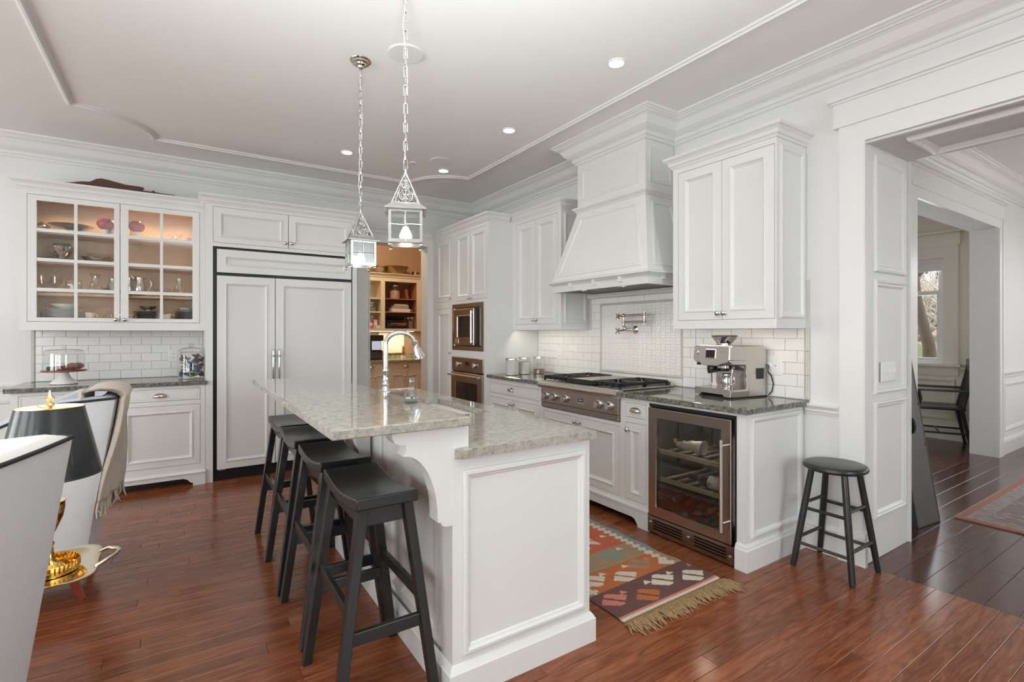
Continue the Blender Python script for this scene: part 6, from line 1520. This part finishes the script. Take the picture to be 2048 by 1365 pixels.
t = thing('utensil_crock', 'grey crock of spoons at the right of the lower pantry shelf', 'crock', (3.175, 7.86, 1.401))
MB().lathe([(.035, 0), (.042, .01), (.042, .12), (.038, .12), (.036, .02), (.0001, .012)], (3.175, 7.86, 1.401), 20).build('crock', M('crock_glaze', (.18, .16, .14), .3, var=.3), t)
for k in range(4): a = k*1.6; MB().tube([(3.175, 7.86, 1.42), (3.175+.04*cos(a), 7.86+.03*sin(a), 1.56)], .004, 6).ball((3.175+.045*cos(a), 7.86+.034*sin(a), 1.575), .016, 8, 1, .4, 1.4).build('spoon', m_silver, t)
for k, (x, z, w_, h_, c_, lb) in enumerate(((2.505, 1.401, .055, .13, (.45, .09, .10), 'red box on the lower left pantry shelf'), (2.575, 1.401, .06, .14, (.62, .45, .38), 'pinkish box on the lower left pantry shelf'), (2.60, 1.401, .07, .055, (.70, .62, .50), 'low cream box in front on the lower left pantry shelf'))):
    t = thing('pantry_box', lb, 'box', (x, 7.84, z), 'boxes on the left pantry shelf'); y = 7.86 if k < 2 else 7.80
    MB().cbox(x-w_/2, x+w_/2, y-.03, y+.03, z, z+h_, .002).build('carton', M('carton_%s' % 'abc'[k], c_, .6), t)
    MB().box(x-w_*.3, x+w_*.3, y-.0306, y-.030, z+h_*.35, z+h_*.7).build('front_label', m_label, t)
# coffee maker with lit screen on the pantry worktop
t = thing('coffee_brewer', 'tall black brewing machine with a lit screen in the pantry', 'coffee machine', (2.55, 7.75, .914))
MB().box(2.41, 2.655, 7.70, 8.0, .916, 1.06).box(2.41, 2.655, 7.80, 8.0, 1.06, 1.28).box(2.41, 2.655, 7.68, 8.0, 1.21, 1.30).build('body', m_blackp, t, bev=.008)
MB().cbox(2.455, 2.615, 7.668, 7.69, 1.06, 1.215, .004).build('screen_bezel', m_blackp, t); MB().box(2.463, 2.607, 7.664, 7.669, 1.07, 1.205).build('screen', m_screen, t)
for x in (2.425, 2.64): MB().box(x-.006, x+.006, 7.694, 7.70, .93, 1.05).build('trim_strip', m_steel_lt, t)
MB().box(2.45, 2.615, 7.690, 7.70, .935, 1.04).build('lower_panel', M('smoky_panel', (.06, .045, .04), .2), t)
t = thing('framed_board', 'pale blank board standing against the pantry wall', 'board', (2.95, 8.05, 1.0))
MB().box(2.70, 3.13, 8.05, 8.07, 1.0, 1.34).build('board', M('pale_cream_board', (.80, .72, .56), .6), t)
t = thing('wooden_stacker', 'wooden stacked ring ornament on a white holder in the pantry', 'ornament', (3.02, 7.80, .914))
MB().cbox(2.99, 3.055, 7.77, 7.83, .914, .965, .004).build('holder', m_porc, t)
for k in range(9): MB().lathe([(.020, 0), (.027, .006), (.020, .012)], (3.022, 7.80, .972+k*.0165), 14).build('ring', M('honey_wood', (.45, .19, .055), .4) if k == 0 else bpy.data.materials['honey_wood'], t)
MB().tube([(3.022, 7.80, .95), (3.022, 7.80, 1.13)], .009, 8).build('dowel', bpy.data.materials['honey_wood'], t)

# ================================================================ hall and dining room
t = thing('cornhole_board', 'grey beanbag toss board with a round hole leaning behind the passage jamb', 'game board', (4.34, 1.45, 0))
th_ = math.atan2(.165, 1.06); fb = Fr((4.185, 1.350, .003), (1, -.10, 0), (.02, sin(th_), cos(th_)), (0, -cos(th_), sin(th_)))
n_ = 28; Wb, Hb, hr, hc = .305, 1.15, .058, .68
ring_o = []; 
for k in range(n_):
    a = 2*pi*k/n_; ring_o.append((Wb/2+hr*cos(a), hc+hr*sin(a)))
sq = []
for (px, pz) in ring_o:
    dx, dz = px-Wb/2, pz-hc; s_ = (Wb/2-.0)/max(abs(dx), abs(dz), 1e-6); sq.append((Wb/2+dx*s_, hc+dz*s_))
vs = [(a, b, 0) for a, b in ring_o]+[(a, b, 0) for a, b in sq]+[(a, b, -.012) for a, b in ring_o]
fs = [(k, (k+1) % n_, n_+(k+1) % n_, n_+k) for k in range(n_)]+[(k, 2*n_+k, 2*n_+(k+1) % n_, (k+1) % n_) for k in range(n_)]
mb = MB(fb).add(vs, fs); mb.add([(0, 0, 0), (Wb, 0, 0), (Wb, hc-Wb/2, 0), (0, hc-Wb/2, 0)], [(0, 1, 2, 3)]); mb.add([(0, hc+Wb/2, 0), (Wb, hc+Wb/2, 0), (Wb, Hb, 0), (0, Hb, 0)], [(0, 1, 2, 3)])
mb.build('deck', m_board, t)
MB(fb).ring(0, Wb, 0, Hb, [(0, -.085), (0, .002), (.010, .002), (.010, -.003), (.018, -.003), (.018, -.085)]).build('rim_frame', M('dark_board_edge', (.055, .054, .054), .5, var=.2), t)
MB(fb).box(.018, Wb-.018, .02, Hb-.02, -.085, -.078).build('backing', m_dark, t)
t = thing('hall_rug', 'faded grey and pink patterned rug on the shaded hall floor', 'rug', (6.4, .4, 0))
m, N, L, Pn = nt('faded_rug'); tc = N.new('ShaderNodeTexCoord'); v1 = N.new('ShaderNodeTexVoronoi'); v1.inputs['Scale'].default_value = 9; v1.distance = 'MANHATTAN'; L.new(tc.outputs['Object'], v1.inputs[0])
w1 = N.new('ShaderNodeTexWave'); w1.inputs['Scale'].default_value = 5; w1.inputs['Distortion'].default_value = 6; w1.inputs['Detail'].default_value = 4; L.new(tc.outputs['Object'], w1.inputs[0])
r1 = ramp(N, [(.2, (.30, .22, .20)), (.45, (.40, .33, .30)), (.7, (.23, .21, .21))]); L.new(v1.outputs['Distance'], r1.inputs[0])
mx = N.new('ShaderNodeMix'); mx.data_type = 'RGBA'; mx.inputs[7].default_value = (.27, .12, .11, 1); r2 = ramp(N, [(.55, (0, 0, 0)), (.75, (.6, .6, .6))]); L.new(w1.outputs[0], r2.inputs[0]); L.new(r2.outputs[0], mx.inputs[0]); L.new(r1.outputs[0], mx.inputs[6]); L.new(mx.outputs[2], Pn.inputs['Base Color']); Pn.inputs['Roughness'].default_value = .95
MB().cbox(4.80, 8.0, -.45, 1.15, .001, .011, .003).build('field', m, t)
MB(Fr((0, 0, 0), (1, 0, 0), (0, 1, 0), (0, 0, 1))).ring(4.66, 8.2, -.60, 1.29, [(0, .001), (0, .010), (.05, .0105), (.05, .001)]).build('edge_band', M('rug_edge', (.36, .17, .12), .95, var=.3, scale=40), t)
MB(Fr((0, 0, 0), (1, 0, 0), (0, 1, 0), (0, 0, 1))).ring(4.71, 8.15, -.55, 1.24, [(0, .001), (0, .0105), (.13, .011), (.13, .001)]).build('border', M('rug_border', (.33, .27, .26), .95, var=.5, scale=22), t)
# dining armchair, seat facing left in the picture
t = thing('dining_armchair', 'black wooden dining armchair seen through the hall doorway', 'chair', (0, 0, 0))
sw, sd = .27, .23
mb = MB().surf(lambda u, v: (-sd+2*sd*u, (-sw+2*sw*v)*(1-.08*u), .455-.02*sin(pi*u)*sin(pi*v)), 10, 10); mb.build('seat', m_black, t, solid=.03)
lg = [((-sd+.03, -sw+.04), (-.03, -.02), .68), ((-sd+.03, sw-.04), (-.03, .02), .68)]
for sy in (-1, 1):
    MB().tube([(-sd+.03, sy*(sw-.04), .445), (-sd-.0, sy*(sw-.02), .0)], [.022, .016], 8).build('leg', m_black, t)
    MB().tube([(sd-.03, sy*(sw-.06), .445), (sd+.05, sy*(sw-.05), .0)], [.022, .016], 8).build('leg', m_black, t)
    MB().tube([(-sd+.035, sy*(sw-.035), .45), (-sd+.05, sy*(sw-.005), .56), (-sd+.035, sy*(sw+.01), .655)], [.016, .022, .018], 8).build('arm_post', m_black, t)
    MB().cbox(-sd-.02, sd+.05, sy*(sw+.005)-.028, sy*(sw+.005)+.028, .655, .68, .006).build('arm', m_black, t)
    MB().tube([(sd-.02, sy*(sw-.05), .45), (sd+.09, sy*(sw-.06), 1.02)], [.018, .014], 8).build('back_post', m_black, t)
    MB().tube([(-sd+.01, sy*(sw-.025), .17), (sd+.02, sy*(sw-.05), .17)], .011, 8).build('stretcher', m_black, t)
MB().tube([(0, -sw+.03, .17), (0, sw-.03, .17)], .011, 8).build('stretcher', m_black, t)
MB().cbox(sd+.06, sd+.09, -sw+.03, sw-.03, .88, 1.02, .008).build('crest_rail', m_black, t)
for k in range(5): y = -.14+.07*k; MB().tube([(sd-.01, y, .46), (sd+.07, y, .90)], .008, 6).build('spindle', m_black, t)
t.location = (7.62, 2.27, 0); t.rotation_euler = (0, 0, radians(-68))
